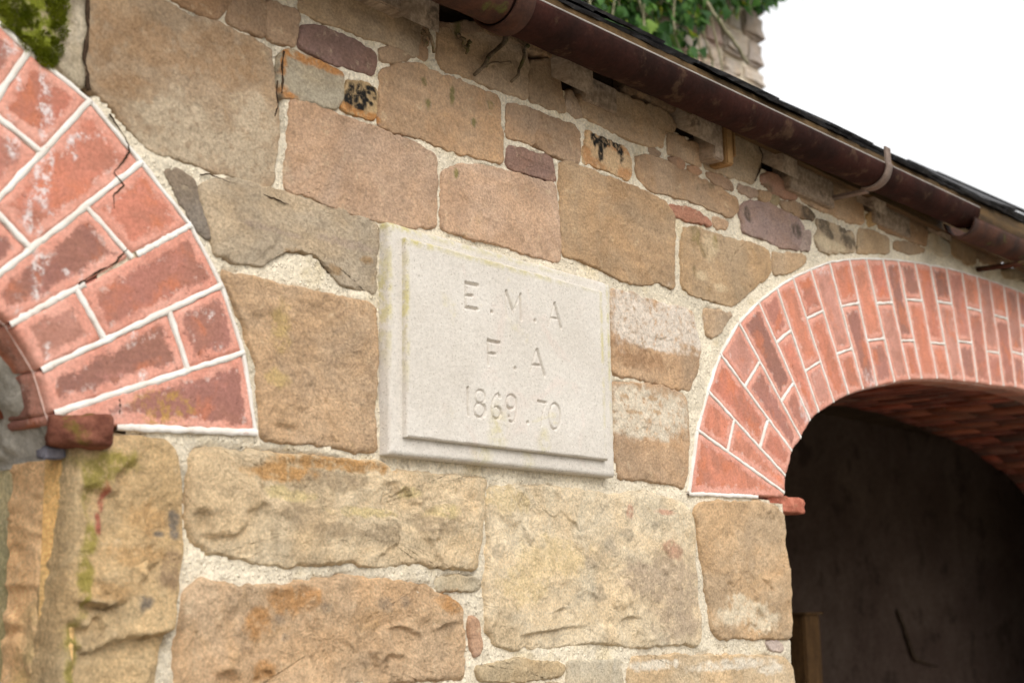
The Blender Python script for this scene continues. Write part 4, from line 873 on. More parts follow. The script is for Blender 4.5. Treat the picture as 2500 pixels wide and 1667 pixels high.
def chaikin(A, k=1):
    for _ in range(k):
        B = np.roll(A, -1, 0); A = np.stack([A*.8+B*.2, A*.2+B*.8], 1).reshape(-1, 2)
    return A
def slab(poly, proud, rough, seed, res, grow=.003, er=.012, back=.05, wob=.003, ledges=(), y0=0.0, flat=False, chai=0, facet=True, soft=2, lip_w=.0016):
    """a stone / brick face: rings of vertices from its outline to its middle, carved by noise, facets and ledges"""
    A = chaikin(np.asarray(poly, float), chai) if chai else np.asarray(poly, float)
    L = np.r_[A, A[:1]]; d = np.r_[0, np.cumsum(np.hypot(*np.diff(L, axis=0).T))]
    n = max(14, int(d[-1]/res)); t = np.linspace(0, d[-1], n, endpoint=False)
    O = np.stack([np.interp(t, d, L[:, k]) for k in (0, 1)], 1)
    for _ in range(soft): O = (np.roll(O, 1, 0)+2*O+np.roll(O, -1, 0))/4
    x, z = O[:, 0], O[:, 1]; xn, zn = np.roll(x, -1), np.roll(z, -1); cr = x*zn-xn*z; ar = cr.sum()/2
    c = np.array([((x+xn)*cr).sum(), ((z+zn)*cr).sum()])/(6*ar)
    tg = np.roll(O, -1, 0)-np.roll(O, 1, 0); nr = np.stack([tg[:, 1], -tg[:, 0]], 1)*(1 if ar > 0 else -1); nr /= np.linalg.norm(nr, axis=1)[:, None]+1e-9
    O = O+nr*(grow+fbm(x, z, 45, 3, seed)*2*wob+fbm(x, z, 110, 2, seed+2)*1.1*wob+fbm(x, z, 12, 2, seed+3)*wob)[:, None]
    rad = np.hypot(*(O-c).T).mean(); K = max(3, int(rad/res))
    K += 1; s = np.r_[1.0, 1-(lip_w/max(rad, .01)), (1-(np.arange(1, K-1)/(K-1)))] if K > 2 else np.array([1.0, .9])
    K = len(s)
    Pg = (c+(O-c)*s[:, None, None]).reshape(-1, 2); Pg = np.r_[Pg, c[None]]
    dd = dist_poly(Pg, O); N_ = len(O)
    e = er*(1+fbm(Pg[:, 0], Pg[:, 1], 25, 2, seed+5)*1.2)
    q = np.clip(1-dd/np.maximum(e, .002), 0, 1)
    y = -proud+(proud+.006)*q**2.0
    y[:N_] = np.maximum(y[:N_], .006)
    X, Z = Pg[:, 0], Pg[:, 1]
    y = y+fbm(X, Z, 9, 3, seed+7)*(.003+.010*rough)+fbm(X, Z, 40, 4, seed+8)*(.0015+.006*rough)
    if rough > .12 and facet:
        rs = np.random.RandomState(seed)
        for cs, am in ((.13, .012), (.055, .0048)):
            lo, hi = O.min(0)-cs, O.max(0)+cs
            g0, g1 = np.meshgrid(np.arange(lo[0], hi[0], cs*1.25), np.arange(lo[1], hi[1], cs*.85))
            S = np.c_[g0.ravel(), g1.ravel()]+rs.uniform(-.5, .5, (g0.size, 2))*cs
            of = rs.uniform(-1, 1, len(S))*am*.5; tl = rs.normal(0, 1, (len(S), 2))*am*1.6/cs*.35
            wx = X+fbm(X, Z, 18, 3, seed+11)*cs*.9; wz = Z+fbm(X, Z, 18, 3, seed+12)*cs*.9
            D = (wx[:, None]-S[:, 0])**2+(wz[:, None]-S[:, 1])**2
            o2 = np.argsort(D, 1)[:, :2]; r0 = np.arange(len(X))
            pl = lambda k: of[k]+tl[k, 0]*(X-S[k, 0])+tl[k, 1]*(Z-S[k, 1])
            d1, d2 = np.sqrt(D[r0, o2[:, 0]]), np.sqrt(D[r0, o2[:, 1]])
            w = np.clip(.5+(d2-d1)/(.024), 0, 1); w = w*w*(3-2*w)*.5+w*.5
            y = y+(pl(o2[:, 0])*w+pl(o2[:, 1])*(1-w))*rough*np.clip(dd/.02, 0, 1)
    for pts, dep, fall in ledges:
        pts = np.asarray(pts); o_ = np.argsort(pts[:, 0]); pts = pts[o_]
        if X.max() < pts[0, 0] or X.min() > pts[-1, 0] or Z.max() < pts[:, 1].min() or Z.min() > pts[:, 1].max(): continue
        zl = np.interp(X, pts[:, 0], pts[:, 1])+fbm(X, Z, 40, 3, seed+21)*.006
        u = zl-Z
        ends = np.clip((X-pts[0, 0])/.03, 0, 1)*np.clip((pts[-1, 0]-X)/.03, 0, 1)
        y = y+dep*ends*np.where(u > 0, np.clip(u/.004, 0, 1)*np.exp(-np.maximum(u, 0)/fall), 0)-dep*.25*ends*np.where(u <= 0, np.exp(u/(fall*.5)), 0)
    y = np.where(dd > .005+er, np.minimum(y, -.0022), y)
    y = y+y0
    N = len(O); Vv = np.r_[np.c_[O[:, 0], np.full(N, y0+back), O[:, 1]], np.c_[Pg[:, 0], y, Pg[:, 1]]]
    ed = np.r_[np.full(N, .05), dd]
    ring = lambda k: np.arange(N)+k*N
    quads = np.concatenate([np.stack([ring(k), np.roll(ring(k), -1), np.roll(ring(k+1), -1), ring(k+1)], -1) for k in range(K)])
    last = ring(K); ci = (K+1)*N
    tris = np.stack([last, np.roll(last, -1), np.full(N, ci)], -1)
    if ar < 0: quads = quads[:, ::-1]; tris = tris[:, ::-1]
    return Vv, quads, tris, ed, c
def make_slab(name, mat, parent, poly, color, proud, rough, seed, res, use_stain=True, **k):
    Vv, q, t, ed, c = slab(poly, proud, rough, seed, res, **k)
    org = np.array([c[0], 0, c[1]])
    me = mesh_np(name, Vv-org, q, t)
    attr(me, 'edge', ed); attr(me, 'rough', np.full(len(Vv), rough))
    P2 = Vv[:, [0, 2]]
    attr(me, 'stain', stains(P2) if use_stain else np.zeros((len(Vv), 4)), 'FLOAT_COLOR')
    o = obj(name, me, mat, parent, color)
    o.location = Vector(org)-parent.location
    return o
for i, (poly, col, rg, pr) in enumerate(STONES):
    c = np.array(lin(col)); c = (c*.82+c.mean()*.18)*np.array([1.0, 1.01, .98])*rnd.uniform(1.10, 1.20)*(1.06 if rg >= .5 else 1.0)
    make_slab('stone', M['stone'], wall, poly, tuple(c), pr*(.6 if pr < .02 else 1) if rg > .3 else .0028+pr*.1, rg, 100+i*19, .0023 if col in ((182, 150, 102), (192, 154, 108)) else .0042, ledges=LEDGES if rg > .25 else (), grow=.0062, er=.0018+.012*rg*rg, wob=.0042 if poly[0][0] > 1.2 or poly[0][1] > 1.9 else .0012)
# the rest of the wall, beyond what the photograph shows
tr_box = [(min(p[0] for p in s[0])-.012, max(p[0] for p in s[0])+.012, min(p[1] for p in s[0])-.012, max(p[1] for p in s[0])+.012) for s in STONES]
palette = [(176, 144, 108), (186, 154, 118), (168, 134, 98), (192, 164, 126), (160, 126, 100)]
z = .01; k = 0
while z < 2.56:
    h = rnd.uniform(.13, .2); h = min(h, 2.6-z); x = -3.95+rnd.uniform(0, .3)
    while x < 10.8:
        w = rnd.uniform(.22, .52); r = (x, x+w-.018, z, z+h-.018); x += w; k += 1
        pts = np.array([(r[0]+a*(r[1]-r[0]), r[2]+b*(r[3]-r[2])) for a in (0, .25, .5, .75, 1) for b in (0, .5, 1)])
        if any(inside(pts, E).any() for E in ext_polys+[added_opening]): continue
        if r[0] < .92 and False: continue
        if any(r[0] < t[1] and r[1] > t[0] and r[2] < t[3] and r[3] > t[2] for t in tr_box): continue
        if .92 < r[1] and r[0] < 5.05 and r[3] > 1.44: continue
        p4 = [(r[0], r[2]), ((r[0]+r[1])/2, r[2]+rnd.uniform(-.006, .006)), (r[1], r[2]), (r[1], r[3]), ((r[0]+r[1])/2, r[3]+rnd.uniform(-.006, .006)), (r[0], r[3])]
        make_slab('stone', M['stone'], wall, p4, lin(rnd.choice(palette)), .008, .5, 5000+k*7, .026, use_stain=False, facet=False)
    z += h
# dressed jamb of the left opening: smooth roll, tooled margin, green-stained reveal
def strip(name, prof, z0, z1, mat, amp, fz, seed, nzz, horiz=0.0):
    prof = smooth_line(np.array(prof), 14); zz = np.linspace(z0, z1, nzz)
    a, b = np.meshgrid(np.arange(len(prof)), zz, indexing='ij'); X = prof[a.ravel(), 0]; Y = prof[a.ravel(), 1]; Zz = b.ravel()
    X = X+fbm(Y, Zz, fz, 4, seed)*amp*2+horiz*np.abs(vn(Y*8, Zz*62+fbm(Y, Zz, 20, 2, 4)*2, seed)-.5)*2
    n0 = len(prof); ii = np.arange(n0*nzz).reshape(n0, nzz)
    Q = np.stack([ii[:-1, :-1], ii[:-1, 1:], ii[1:, 1:], ii[1:, :-1]], -1).reshape(-1, 4)
    me = mesh_np(name, local(np.c_[X, Y, Zz], wall), Q)
    attr(me, 'rough', np.full(len(X), .25)); sn = np.zeros((len(X), 4)); sn[:, :3] = lin((158, 150, 84)); sn[:, 3] = np.clip(fbm(Y, Zz, 6, 3, seed+4)*2-.1, 0, .35); attr(me, 'stain', sn, 'FLOAT_COLOR')
    return obj(name, me, M['stone'], wall, tuple(np.array(lin(mat))*1.5))
strip('jamb_roll', [(1.092, .030), (1.0790, -.0085), (1.071, -.0040), (1.064, .014), (1.0595, .043)], 0, 1.815, (206, 168, 112), .0008, 60, 31, 420)
strip('tooled_margin', [(1.0600, .0425), (1.0565, .050), (1.0555, .09), (1.0565, .123)], 0, 1.80, (206, 170, 128), .0016, 40, 32, 420, .008)
strip('reveal_face', [(1.070, .122), (1.070, .3), (1.070, .6)], 0, 1.80, (178, 166, 130), .003, 20, 33, 200)
strip('reveal_face', [(REVEAL_R-.004, .6), (REVEAL_R-.004, .3), (REVEAL_R-.012, .02)], 0, 1.83, (196, 160, 120), .004, 20, 34, 200)

# ------------------------------------------------------------------ brick arches
def build_arch(J, label, seed, wline, pitted):
    r = random.Random(seed); rs = seed
    cxm = (J[0][0][0]+J[-1][0][0])/2
    t = thing('brick_arch', (cxm, 0, 1.84), label, 'arch', None)
    E = [np.array(e) for e, i in J]; I = [np.array(i) for e, i in J]
    lerp = lambda a, b, f: a*(1-f)+b*f
    # bedding mortar behind the bricks, seen in open joints
    ring = np.array([e*.985+i*.015 for e, i in zip(E, I)]); ini = np.array(I)
    n = len(E); V = np.r_[np.c_[ring[:, 0], np.full(n, .010), ring[:, 1]], np.c_[ini[:, 0], np.full(n, .010), ini[:, 1]]]
    s = 1 if E[-1][0] > E[0][0] else -1
    Q = np.array([(k, k+1, n+k+1, n+k) for k in range(n-1)]); Q = Q if s > 0 else Q[:, ::-1]
    obj('bedding', mesh_np('bedding', local(V, t), Q, None, False), M['bedding'], t)
    # soffit bedding, a shade outside the brick faces
    yb = np.linspace(.03, .6, 2); out = np.array([i+(e-i)/np.linalg.norm(e-i)*.010 for e, i in zip(E, I)])
    V = np.r_[np.c_[out[:, 0], np.full(n, .02), out[:, 1]], np.c_[out[:, 0], np.full(n, .6), out[:, 1]]]
    Q = np.array([(k, n+k, n+k+1, k+1) for k in range(n-1)]); Q = Q if s > 0 else Q[:, ::-1]
    obj('soffit_bedding', mesh_np('soffit_bedding', local(V, t), Q, None, False), M['cement'], t)
    cores = [(198, 118, 92), (180, 114, 96), (208, 124, 92), (162, 106, 92), (194, 112, 88), (184, 126, 108), (210, 128, 96), (152, 102, 88)]
    def line(a, b, w, nseg=26, y=-.0048, pr=.004, gap=None):
        L = smooth_line(np.array([a, b]), nseg+1); d = (np.asarray(b)-a); d = d/np.linalg.norm(d); nn = np.array([-d[1], d[0]])
        off = np.array([r.uniform(-.0008, .0008) for _ in L]); ww = np.array([w*r.uniform(.68, 1.12)/2 for _ in L])
        Vv = []; ys = (y+pr+.008, y+.0001, y, y+.0001, y+pr+.008); fs = (-1.03, -1, 0, 1, 1.03)
        for p, o_, h in zip(L, off, ww):
            for f, yq in zip(fs, ys): 
                q = p+nn*(o_+f*h); Vv.append((q[0], yq, q[1]))
        m = 5; Qd = [(i*m+j, i*m+j+1, (i+1)*m+j+1, (i+1)*m+j) for i in range(nseg) for j in range(m-1)]
        cnt = len(Vv); Vv = np.array(Vv)
        Qd = np.array(Qd); cr = np.cross(Vv[Qd[0][1]]-Vv[Qd[0][0]], Vv[Qd[0][3]]-Vv[Qd[0][0]])
        mq = len(Qd)//2; 
        tst = np.cross(Vv[Qd[1][1]]-Vv[Qd[1][0]], Vv[Qd[1][3]]-Vv[Qd[1][0]])
        if tst[1] > 0: Qd = Qd[:, ::-1]
        obj('pointing', mesh_np('pointing', local(Vv, t), Qd, None, False), M['white'], t)
    for k in range(n-1):
        cf = None if k in (0, n-2) else ((.34 if k % 2 else .66)+r.uniform(-.025, .025))
        segs = [(0, 1)] if cf is None else [(0, cf), (cf, 1)]
        for (f0, f1) in segs:
            q = [lerp(E[k], I[k], f0), lerp(E[k+1], I[k+1], f0), lerp(E[k+1], I[k+1], f1), lerp(E[k], I[k], f1)]
            q = np.array(q); c = q.mean(0); d = c-q; q = q+d/np.maximum(np.linalg.norm(d, axis=1), .01)[:, None]*.0022
            vis = .7 < c[0] < 5.2
            o = make_slab('brick', M['brick'], t, q, tuple((lambda q_: (q_*.86+q_.mean()*.14)*r.uniform(.9, 1.18)*(1.10 if s > 0 else 1.0))(np.array(lin(r.choice(cores))))), .0042+r.uniform(-.0006, .0006), .06+.05*pitted, rs+k*17+int(f0*9), .0055 if vis else .02, grow=.0, er=.004, back=.105, wob=.0012, soft=0)
        if cf is not None:
            line(lerp(E[k], I[k], cf), lerp(E[k+1], I[k+1], cf), wline*.9, 8)
    for k in range(n):
        a = E[k]; b = I[k]
        if k == 0 or k == n-1:
            line(lerp(a, b, -.004), lerp(a, b, .70 if s > 0 else .72), wline*1.15); continue
        if s < 0 and k == 3:                 # the pointing has fallen out of this joint
            line(lerp(a, b, 0), lerp(a, b, .33), wline); line(lerp(a, b, .62), b, wline); continue
        line(a, lerp(a, b, .985), wline)
    Ex = [e+(i-e)/np.linalg.norm(i-e)*.002 for e, i in zip(E, I)]
    for k in range(n-1): line(Ex[k], Ex[k+1], wline*.72, 6, -.0047)
    # bricks of the soffit behind the face
    for k in range(n-1):
        ys = [.1025, .215 if k % 2 else .32, .43 if k % 2 else .535, .6]
        for y0, y1 in zip(ys[:-1], ys[1:]):
            a, b = I[k], I[k+1]; d = b-a; L = np.linalg.norm(d)
            if L < .02: continue
            d = d/L; up = (E[k]+E[k+1]-I[k]-I[k+1]); up = up/np.linalg.norm(up); o_ = r.uniform(-.003, .005)
            a2, b2 = a+d*.005+up*o_, b-d*.005+up*o_; y0, y1 = y0+(.004 if y0 > .11 else .003), y1-.004
            pts = []
            for yv in (y0, y1):
                for p, h in ((a2, 0), (b2, 0), (b2, .05), (a2, .05)): pts.append((p[0]+up[0]*h, yv, p[1]+up[1]*h))
            pts = np.array(pts); c = pts.mean(0)
            Qd = [(0, 1, 5, 4), (1, 2, 6, 5), (2, 3, 7, 6), (3, 0, 4, 7), (0, 3, 2, 1), (4, 5, 6, 7)]
            if s > 0: Qd = [q[::-1] for q in Qd]
            me = mesh_np('brick', pts-c, np.array(Qd), None, False)
            ob = obj('brick', me, M['bare'], t, tuple(np.array(lin(r.choice([(150, 74, 54), (126, 64, 50), (160, 88, 62), (110, 70, 58)])))*r.uniform(.7, 1.1)))
            ob.location = Vector(c)-t.location
    return t
arch_l = build_arch(left_j, 'pink painted brick arch streaked with white drips, next to the mossy stone', 900, .0098, 1)
arch_r = build_arch(right_j, 'narrow-coursed red brick arch with white pointing over a dark opening', 1700, .0076, .4)
for pts, rad_, on_arch in CRACKS:                     # dark tubes stand in for the shade inside open cracks
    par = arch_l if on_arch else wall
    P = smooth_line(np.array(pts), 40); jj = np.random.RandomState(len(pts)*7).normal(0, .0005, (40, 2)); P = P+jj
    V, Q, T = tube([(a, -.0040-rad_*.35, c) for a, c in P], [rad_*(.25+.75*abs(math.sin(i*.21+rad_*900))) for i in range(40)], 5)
    obj('crack', mesh_np('crack', local(V, par), Q, T), M['dirt_and_gap_shade'], par)
# springer bricks that stick out at the spring line
def worn_brick(t, b, col, seed, rz=0.0):
    V, Q = box_bm(*b); c = V.mean(0)
    import bmesh
    me = bpy.data.meshes.new('springer_brick'); me.from_pydata([tuple(v-c) for v in V], [], Q)
    bm = bmesh.new(); bm.from_mesh(me)
    bmesh.ops.subdivide_edges(bm, edges=bm.edges[:], cuts=11, use_grid_fill=True)
    for _ in range(5): bmesh.ops.smooth_vert(bm, verts=bm.verts[:], factor=.5, use_axis_x=True, use_axis_y=True, use_axis_z=True)
    rr = np.array([v.co for v in bm.verts])
    dn = fbm(rr[:, 0]+rr[:, 1]*.7, rr[:, 2]+rr[:, 1]*.5, 34, 4, seed)*.018+fbm(rr[:, 0]-rr[:, 1], rr[:, 2]*1.3+rr[:, 1], 110, 3, seed+9)*.006
    for v, q in zip(bm.verts, dn): v.co += v.co.normalized()*float(q)
    bm.to_mesh(me); bm.free(); me.polygons.foreach_set('use_smooth', np.ones(len(me.polygons), bool))
    o = obj('springer_brick', me, M[col], t); o.location = Vector(c)-t.location; o.rotation_euler.z = rz
worn_brick(arch_l, (1.047, 1.127, -.050, .070, 1.812, 1.853), 'mossybrick', 3, -.60)
box('slate_chip', (1.030, 1.062, .0, .02, 1.796, 1.812), M['chip'], arch_l, bevel=.003, rough=.002, seed=3)
worn_brick(arch_r, (2.915, 3.098, .004, .11, 1.806, 1.846), 'redbrick', 4)
# cement smeared over the reveal at the left springing
yy_, zz_ = np.meshgrid(np.linspace(.012, .40, 60), np.linspace(1.795, 1.965, 50), indexing='ij'); yy_ = yy_.ravel(); zz_ = zz_.ravel()
ip = sorted([(i[1], i[0]) for e, i in LJ]); xr = np.interp(zz_, [1.70, 1.80]+[a for a, b in ip], [1.060, 1.058]+[b for a, b in ip])
th = .010*np.clip(fbm(yy_, zz_, 11, 4, 77)*5.0-.70-np.clip((zz_-1.87)/.08, 0, 1.2)*.75-np.clip((1.812-zz_)/.012, 0, 1)*1.2, -1, 1)
V = np.c_[xr-th+fbm(yy_, zz_, 50, 3, 5)*.003, yy_, zz_]
ii = np.arange(60*50).reshape(60, 50); Q = np.stack([ii[:-1, :-1], ii[:-1, 1:], ii[1:, 1:], ii[1:, :-1]], -1).reshape(-1, 4)
obj('cement_patch', mesh_np('cement_patch', local(V, arch_l), Q), M['cement'], arch_l)

# ------------------------------------------------------------------ inscribed plaque
plq = thing('stone_plaque', (1.95, 0, 1.844), 'pale carved limestone plaque reading E.M.A F.A 1869.70 on the pier', 'plaque')
def relief(name, x0, x1, z0, z1, yf, yb, res, edge, letters, seed, chip):
    xs = np.linspace(x0, x1, int((x1-x0)/res)+1); zs = np.linspace(z0, z1, int((z1-z0)/res)+1)
    gx, gz = np.meshgrid(xs, zs, indexing='ij'); P = np.c_[gx.ravel(), gz.ravel()]
    d = np.minimum(np.minimum(P[:, 0]-x0, x1-P[:, 0]), np.minimum(P[:, 1]-z0, z1-P[:, 1]))
    d2 = d+fbm(P[:, 0], P[:, 1], 30, 3, seed)*chip
    y = yf+np.clip(1-d2/edge, 0, 1.5)**2*edge*.9
    y = y+fbm(P[:, 0], P[:, 1], 9, 3, seed+2)*.0016+fbm(P[:, 0], P[:, 1], 120, 2, seed+4)*.0006
    for pts, hw in letters:
        pts = np.array(pts)
        if len(pts) == 2 and np.hypot(*(pts[1]-pts[0])) < .003: hw *= 1.25
        for a, b in zip(pts[:-1], pts[1:]):
            m = (P[:, 0] > min(a[0], b[0])-.012) & (P[:, 0] < max(a[0], b[0])+.012) & (P[:, 1] > min(a[1], b[1])-.012) & (P[:, 1] < max(a[1], b[1])+.012)
            q = P[m]; ab = b-a; t = np.clip(((q-a)@ab)/(ab@ab+1e-12), 0, 1); dd = np.hypot(*(q-(a+t[:, None]*ab)).T)
            g = np.clip(hw-dd, 0, None)*1.8
            base[m] = np.maximum(base[m], g) if False else np.maximum(base[m], g)
        y_ = y
    y = y+base if letters else y
    n0, n1 = len(xs), len(zs); V = np.c_[P[:, 0], y, P[:, 1]]; ii = np.arange(n0*n1).reshape(n0, n1)
    Q = np.stack([ii[:-1, :-1], ii[1:, :-1], ii[1:, 1:], ii[:-1, 1:]], -1).reshape(-1, 4)
    per = np.r_[ii[:, 0], ii[-1, 1:], ii[::-1, -1][1:], ii[0, ::-1][1:-1]]
    B = V[per].copy(); B[:, 1] = yb; m = len(per); bi = len(V)+np.arange(m)
    S = np.stack([np.roll(per, -1), per, bi, np.roll(bi, -1)], -1)
    V = np.r_[V, B]
    me = mesh_np(name, local(V, plq), np.r_[Q, S])
    P2 = V[:, [0, 2]]; stn = np.zeros((len(V), 4)); stn[:, :3] = lin((196, 184, 120))
    for (cx_, cz_, rx_, rz_, a_) in ((x0+.02, z1-.004, .10, .010, .9), (x0+.25, z1-.006, .3, .007, .6), (x1-.01, z1-.12, .006, .2, .7), (x0+.23, z0+.03, .03, .05, .5), (x0+.36, z0+.02, .02, .03, .5), (x0+.002, z1-.12, .006, .12, .8)):
        stn[:, 3] = np.maximum(stn[:, 3], a_*np.clip(1.2-np.sqrt(((P2[:, 0]-cx_)/rx_)**2+((P2[:, 1]-cz_)/rz_)**2), 0, 1))
    attr(me, 'stain', stn, 'FLOAT_COLOR')
    return obj(name, me, M['plaque'], plq)
base = None
relief('border_slab', 1.638, 2.267, 1.843, 2.227, -.0232, .02, .004, .006, [], 51, .004)
res = .0012; x0, x1, z0, z1 = 1.668, 2.229, 1.8725, 2.205
base = np.zeros((int((x1-x0)/res)+1)*(int((z1-z0)/res)+1))
relief('raised_panel', x0, x1, z0, z1, -.0345, -.020, res, .0045, LETTERS, 61, .0022)

# ------------------------------------------------------------------ eaves: gutter, rafters, slates
def zlip(x): return 2.648+.027*(x-1.86)
def half_round(x0, x1, R, yc, dz, thick, mat, name, label, seed, sag=0.0):
    t = thing('rain_gutter', ((x0+x1)/2, yc, zlip((x0+x1)/2)+dz-R), label, 'gutter', None)
    nx_ = max(6, int((x1-x0)/.05)); V = []; na = 20
    for i in range(nx_+1):
        x = x0+(x1-x0)*i/nx_; zc = zlip(x)+dz+sag*math.sin(math.pi*i/nx_)+.0012*math.sin(i*2.3+seed)
        for (rr, sgn) in ((R, 1), (R-thick, -1)):
            for k in range(na+1):
                an = math.pi*(k/na) if sgn > 0 else math.pi*(1-k/na)
                V.append((x, yc-rr*math.cos(an), zc-rr*math.sin(an)))
    m = 2*(na+1); Q = [(i*m+k, i*m+(k+1) % m, (i+1)*m+(k+1) % m, (i+1)*m+k) for i in range(nx_) for k in range(m)]
    Q += [tuple(range(0))] if False else []
    for e in (0, nx_):
        for k in range(na):
            q = (e*m+k, e*m+k+1, e*m+m-2-k, e*m+m-1-k); Q.append(q if e == 0 else q[::-1])
    me = mesh_np('trough', local(np.array(V), t), np.array(Q)[:, ::-1])
    obj('trough', me, mat, t)
    lp = [(x0+(x1-x0)*i/24, yc-R+.002, zlip(x0+(x1-x0)*i/24)+dz+.001) for i in range(25)]
    V, Q, T = tube(lp, .0027, 6); obj('lip', mesh_np('lip', local(V, t), Q, T), M['lip'] if mat is M['iron'] else M['rust'], t)
    return t
YC, RG = -.121, .050
gA = half_round(.2, 1.835, RG-.004, YC, -.002, .004, M['rust'], 'g', 'short rusty gutter length ending at the mossy collar', 1)
gB = half_round(1.80, 3.925, RG, YC, 0, .004, M['iron'], 'g', 'long dark red-brown half-round gutter under the slates, held by a strap', 2)
gC = half_round(3.885, 7.5, RG-.003, YC, -.036, .004, M['rust'], 'g', 'slipped rusty gutter length hanging lower than its neighbour', 3)
def strap(t, x, w, R, mat, name, a0=0, a1=180):
    V = []; na = 22
    for k in range(na+1):
        an = math.radians(a0+(a1-a0)*k/na)
        for rr in (R, R+.006):
            for xx in (x-w/2, x+w/2): V.append((xx, YC-rr*math.cos(an), zlip(x)-rr*math.sin(an)))
    Q = []
    for k in range(na):
        b = k*4; c = b+4
        Q += [(b, b+1, c+1, c), (b+2, c+2, c+3, b+3), (b, c, c+2, b+2), (b+1, b+3, c+3, c+1)]
    Q += [(0, 2, 3, 1), (na*4, na*4+1, na*4+3, na*4+2)]
    return obj(name, mesh_np(name, local(np.array(V), t), np.array(Q)), mat, t)
strap(gB, 1.825, .045, RG+.001, M['rust'], 'collar', -6, 186)
strap(gB, 3.30, .030, RG+.001, M['strap'], 'bracket_strap', -2, 110)
box('strap_tongue', (3.285, 3.315, YC-RG-.004, YC-RG+.001, zlip(3.3)-.002, zlip(3.3)+.044), M['strap'], gB)
box('bracket_arm', (3.288, 3.312, YC+.01, .03, zlip(3.3)-RG-.012, zlip(3.3)-RG-.004), M['strap'], gB)
V, Q, T = tube([(4.325, .05, 2.622), (4.325, -.10, 2.618), (4.335, -.27, 2.612)], .0085, 8)
tag(obj('iron_bar', mesh_np('iron_bar', V, Q, T), M['rust']), 'dark iron bar jutting from the wall above the dark arched opening', 'bar')

roof = thing('roof', (3.5, 0, 2.65), 'slate roof edge with fascia board and weathered rafter feet over the wall', 'roof')
PITCH = .66
def zeave(x): return zlip(x)+.070
def roofplane(name, x0, x1, y0, y1, dz, mat, th=.02):
    V = []
    for x in (x0, x1):
        for y in (y0, y1):
            for h in (0, -th): V.append((x, y, zeave(x)+(y+.10)*PITCH+dz+h))
    Q = [(0, 1, 3, 2), (4, 6, 7, 5), (0, 4, 5, 1), (2, 3, 7, 6), (0, 2, 6, 4), (1, 5, 7, 3)]
    return obj(name, mesh_np(name, local(np.array(V), roof), np.array(Q), None, False), mat, roof)
roofplane('roof_deck', -4.0, 11.0, -.060, 2.30, -.004, M['soot'])
roofplane('roof_cover', 5.3, 11.0, -.09, 2.32, .012, M['slate'], .018)
roofplane('roof_cover', -4.0, 1.45, -.09, 2.32, .012, M['slate'], .018)
roofplane('roof_cover', 1.45, 5.3, .30, 2.32, .012, M['slate'], .018)
box('fascia_board', (.2, 7.5, -.056, -.036, 2.560+.1, 2.60+.1), M['board'], roof)
V = []
for x in (.2, 7.5):
    for y in (-.086, -.062):
        for z in (zlip(x)+.008, zlip(x)+.0755): V.append((x, y, z))
Q = [(0, 1, 3, 2), (4, 6, 7, 5), (0, 4, 5, 1), (2, 3, 7, 6), (0, 2, 6, 4), (1, 5, 7, 3)]
roof.children[-1].data = mesh_np('fascia_board', np.array(V)-np.array(roof.children[-1].location)-np.array(roof.location), np.array(Q), None, False)
roof.children[-1].data.materials.append(M['board'])
import bmesh
def slate_mesh(w, l, th, seed):
    r = random.Random(seed); me = bpy.data.meshes.new('slate'); bm = bmesh.new()
    n = 9; tp = []; bt = []
    edge = [(-w/2+w*i/n, r.uniform(-.005, .004)+(.006 if i in (0, n) else 0)) for i in range(n+1)]
    out = edge+[(w/2, l), (-w/2, l)]
    tv = [bm.verts.new((x, y, 0)) for x, y in out]; bv = [bm.verts.new((x, y+r.uniform(0, .003), -th*r.uniform(.8, 1.2))) for x, y in out]
    bm.faces.new(tv); bm.faces.new(bv[::-1])
    for i in range(len(out)):
        j = (i+1) % len(out); bm.faces.new((tv[j], tv[i], bv[i], bv[j]))
    bm.to_mesh(me); bm.free(); return me
sl = [slate_mesh(.245, .42, .007, s) for s in range(5)]
ang = math.atan(PITCH)
for row, (y0, dz) in enumerate(((-.096, .007), (-.094, .0145), (.16, .020))):
    x = 1.40+(.12 if row % 2 else 0)
    while x < 5.3:
        o = obj('slate', rnd.choice(sl), M['slate'], roof)
        lift = rnd.uniform(-.001, .003)
        o.location = Vector((x, y0+rnd.uniform(-.006, .006), zeave(x)+(y0+.10)*PITCH+dz+lift))-roof.location
        o.rotation_euler = (ang+rnd.uniform(-.008, .012), rnd.uniform(-.006, .006)-.027, rnd.uniform(-.012, .012))
        x += .25
# slipped slates at the slack end of the eaves
for (x, y, dz, ry, rx) in ((4.10, -.103, .014, -.075, .01), (4.33, -.106, .026, -.085, .01), (4.56, -.106, .040, -.06, .01), (4.22, -.104, .010, -.05, .0), (4.46, -.104, .020, -.06, .0), (4.70, -.104, .030, -.04, .0), (4.80, -.105, .046, -.02, .01)):
    o = obj('slate', rnd.choice(sl), M['slate'], roof)
    o.location = Vector((x, y, zeave(x)+dz))-roof.location; o.rotation_euler = (ang+rx, ry, rnd.uniform(-.05, .05))
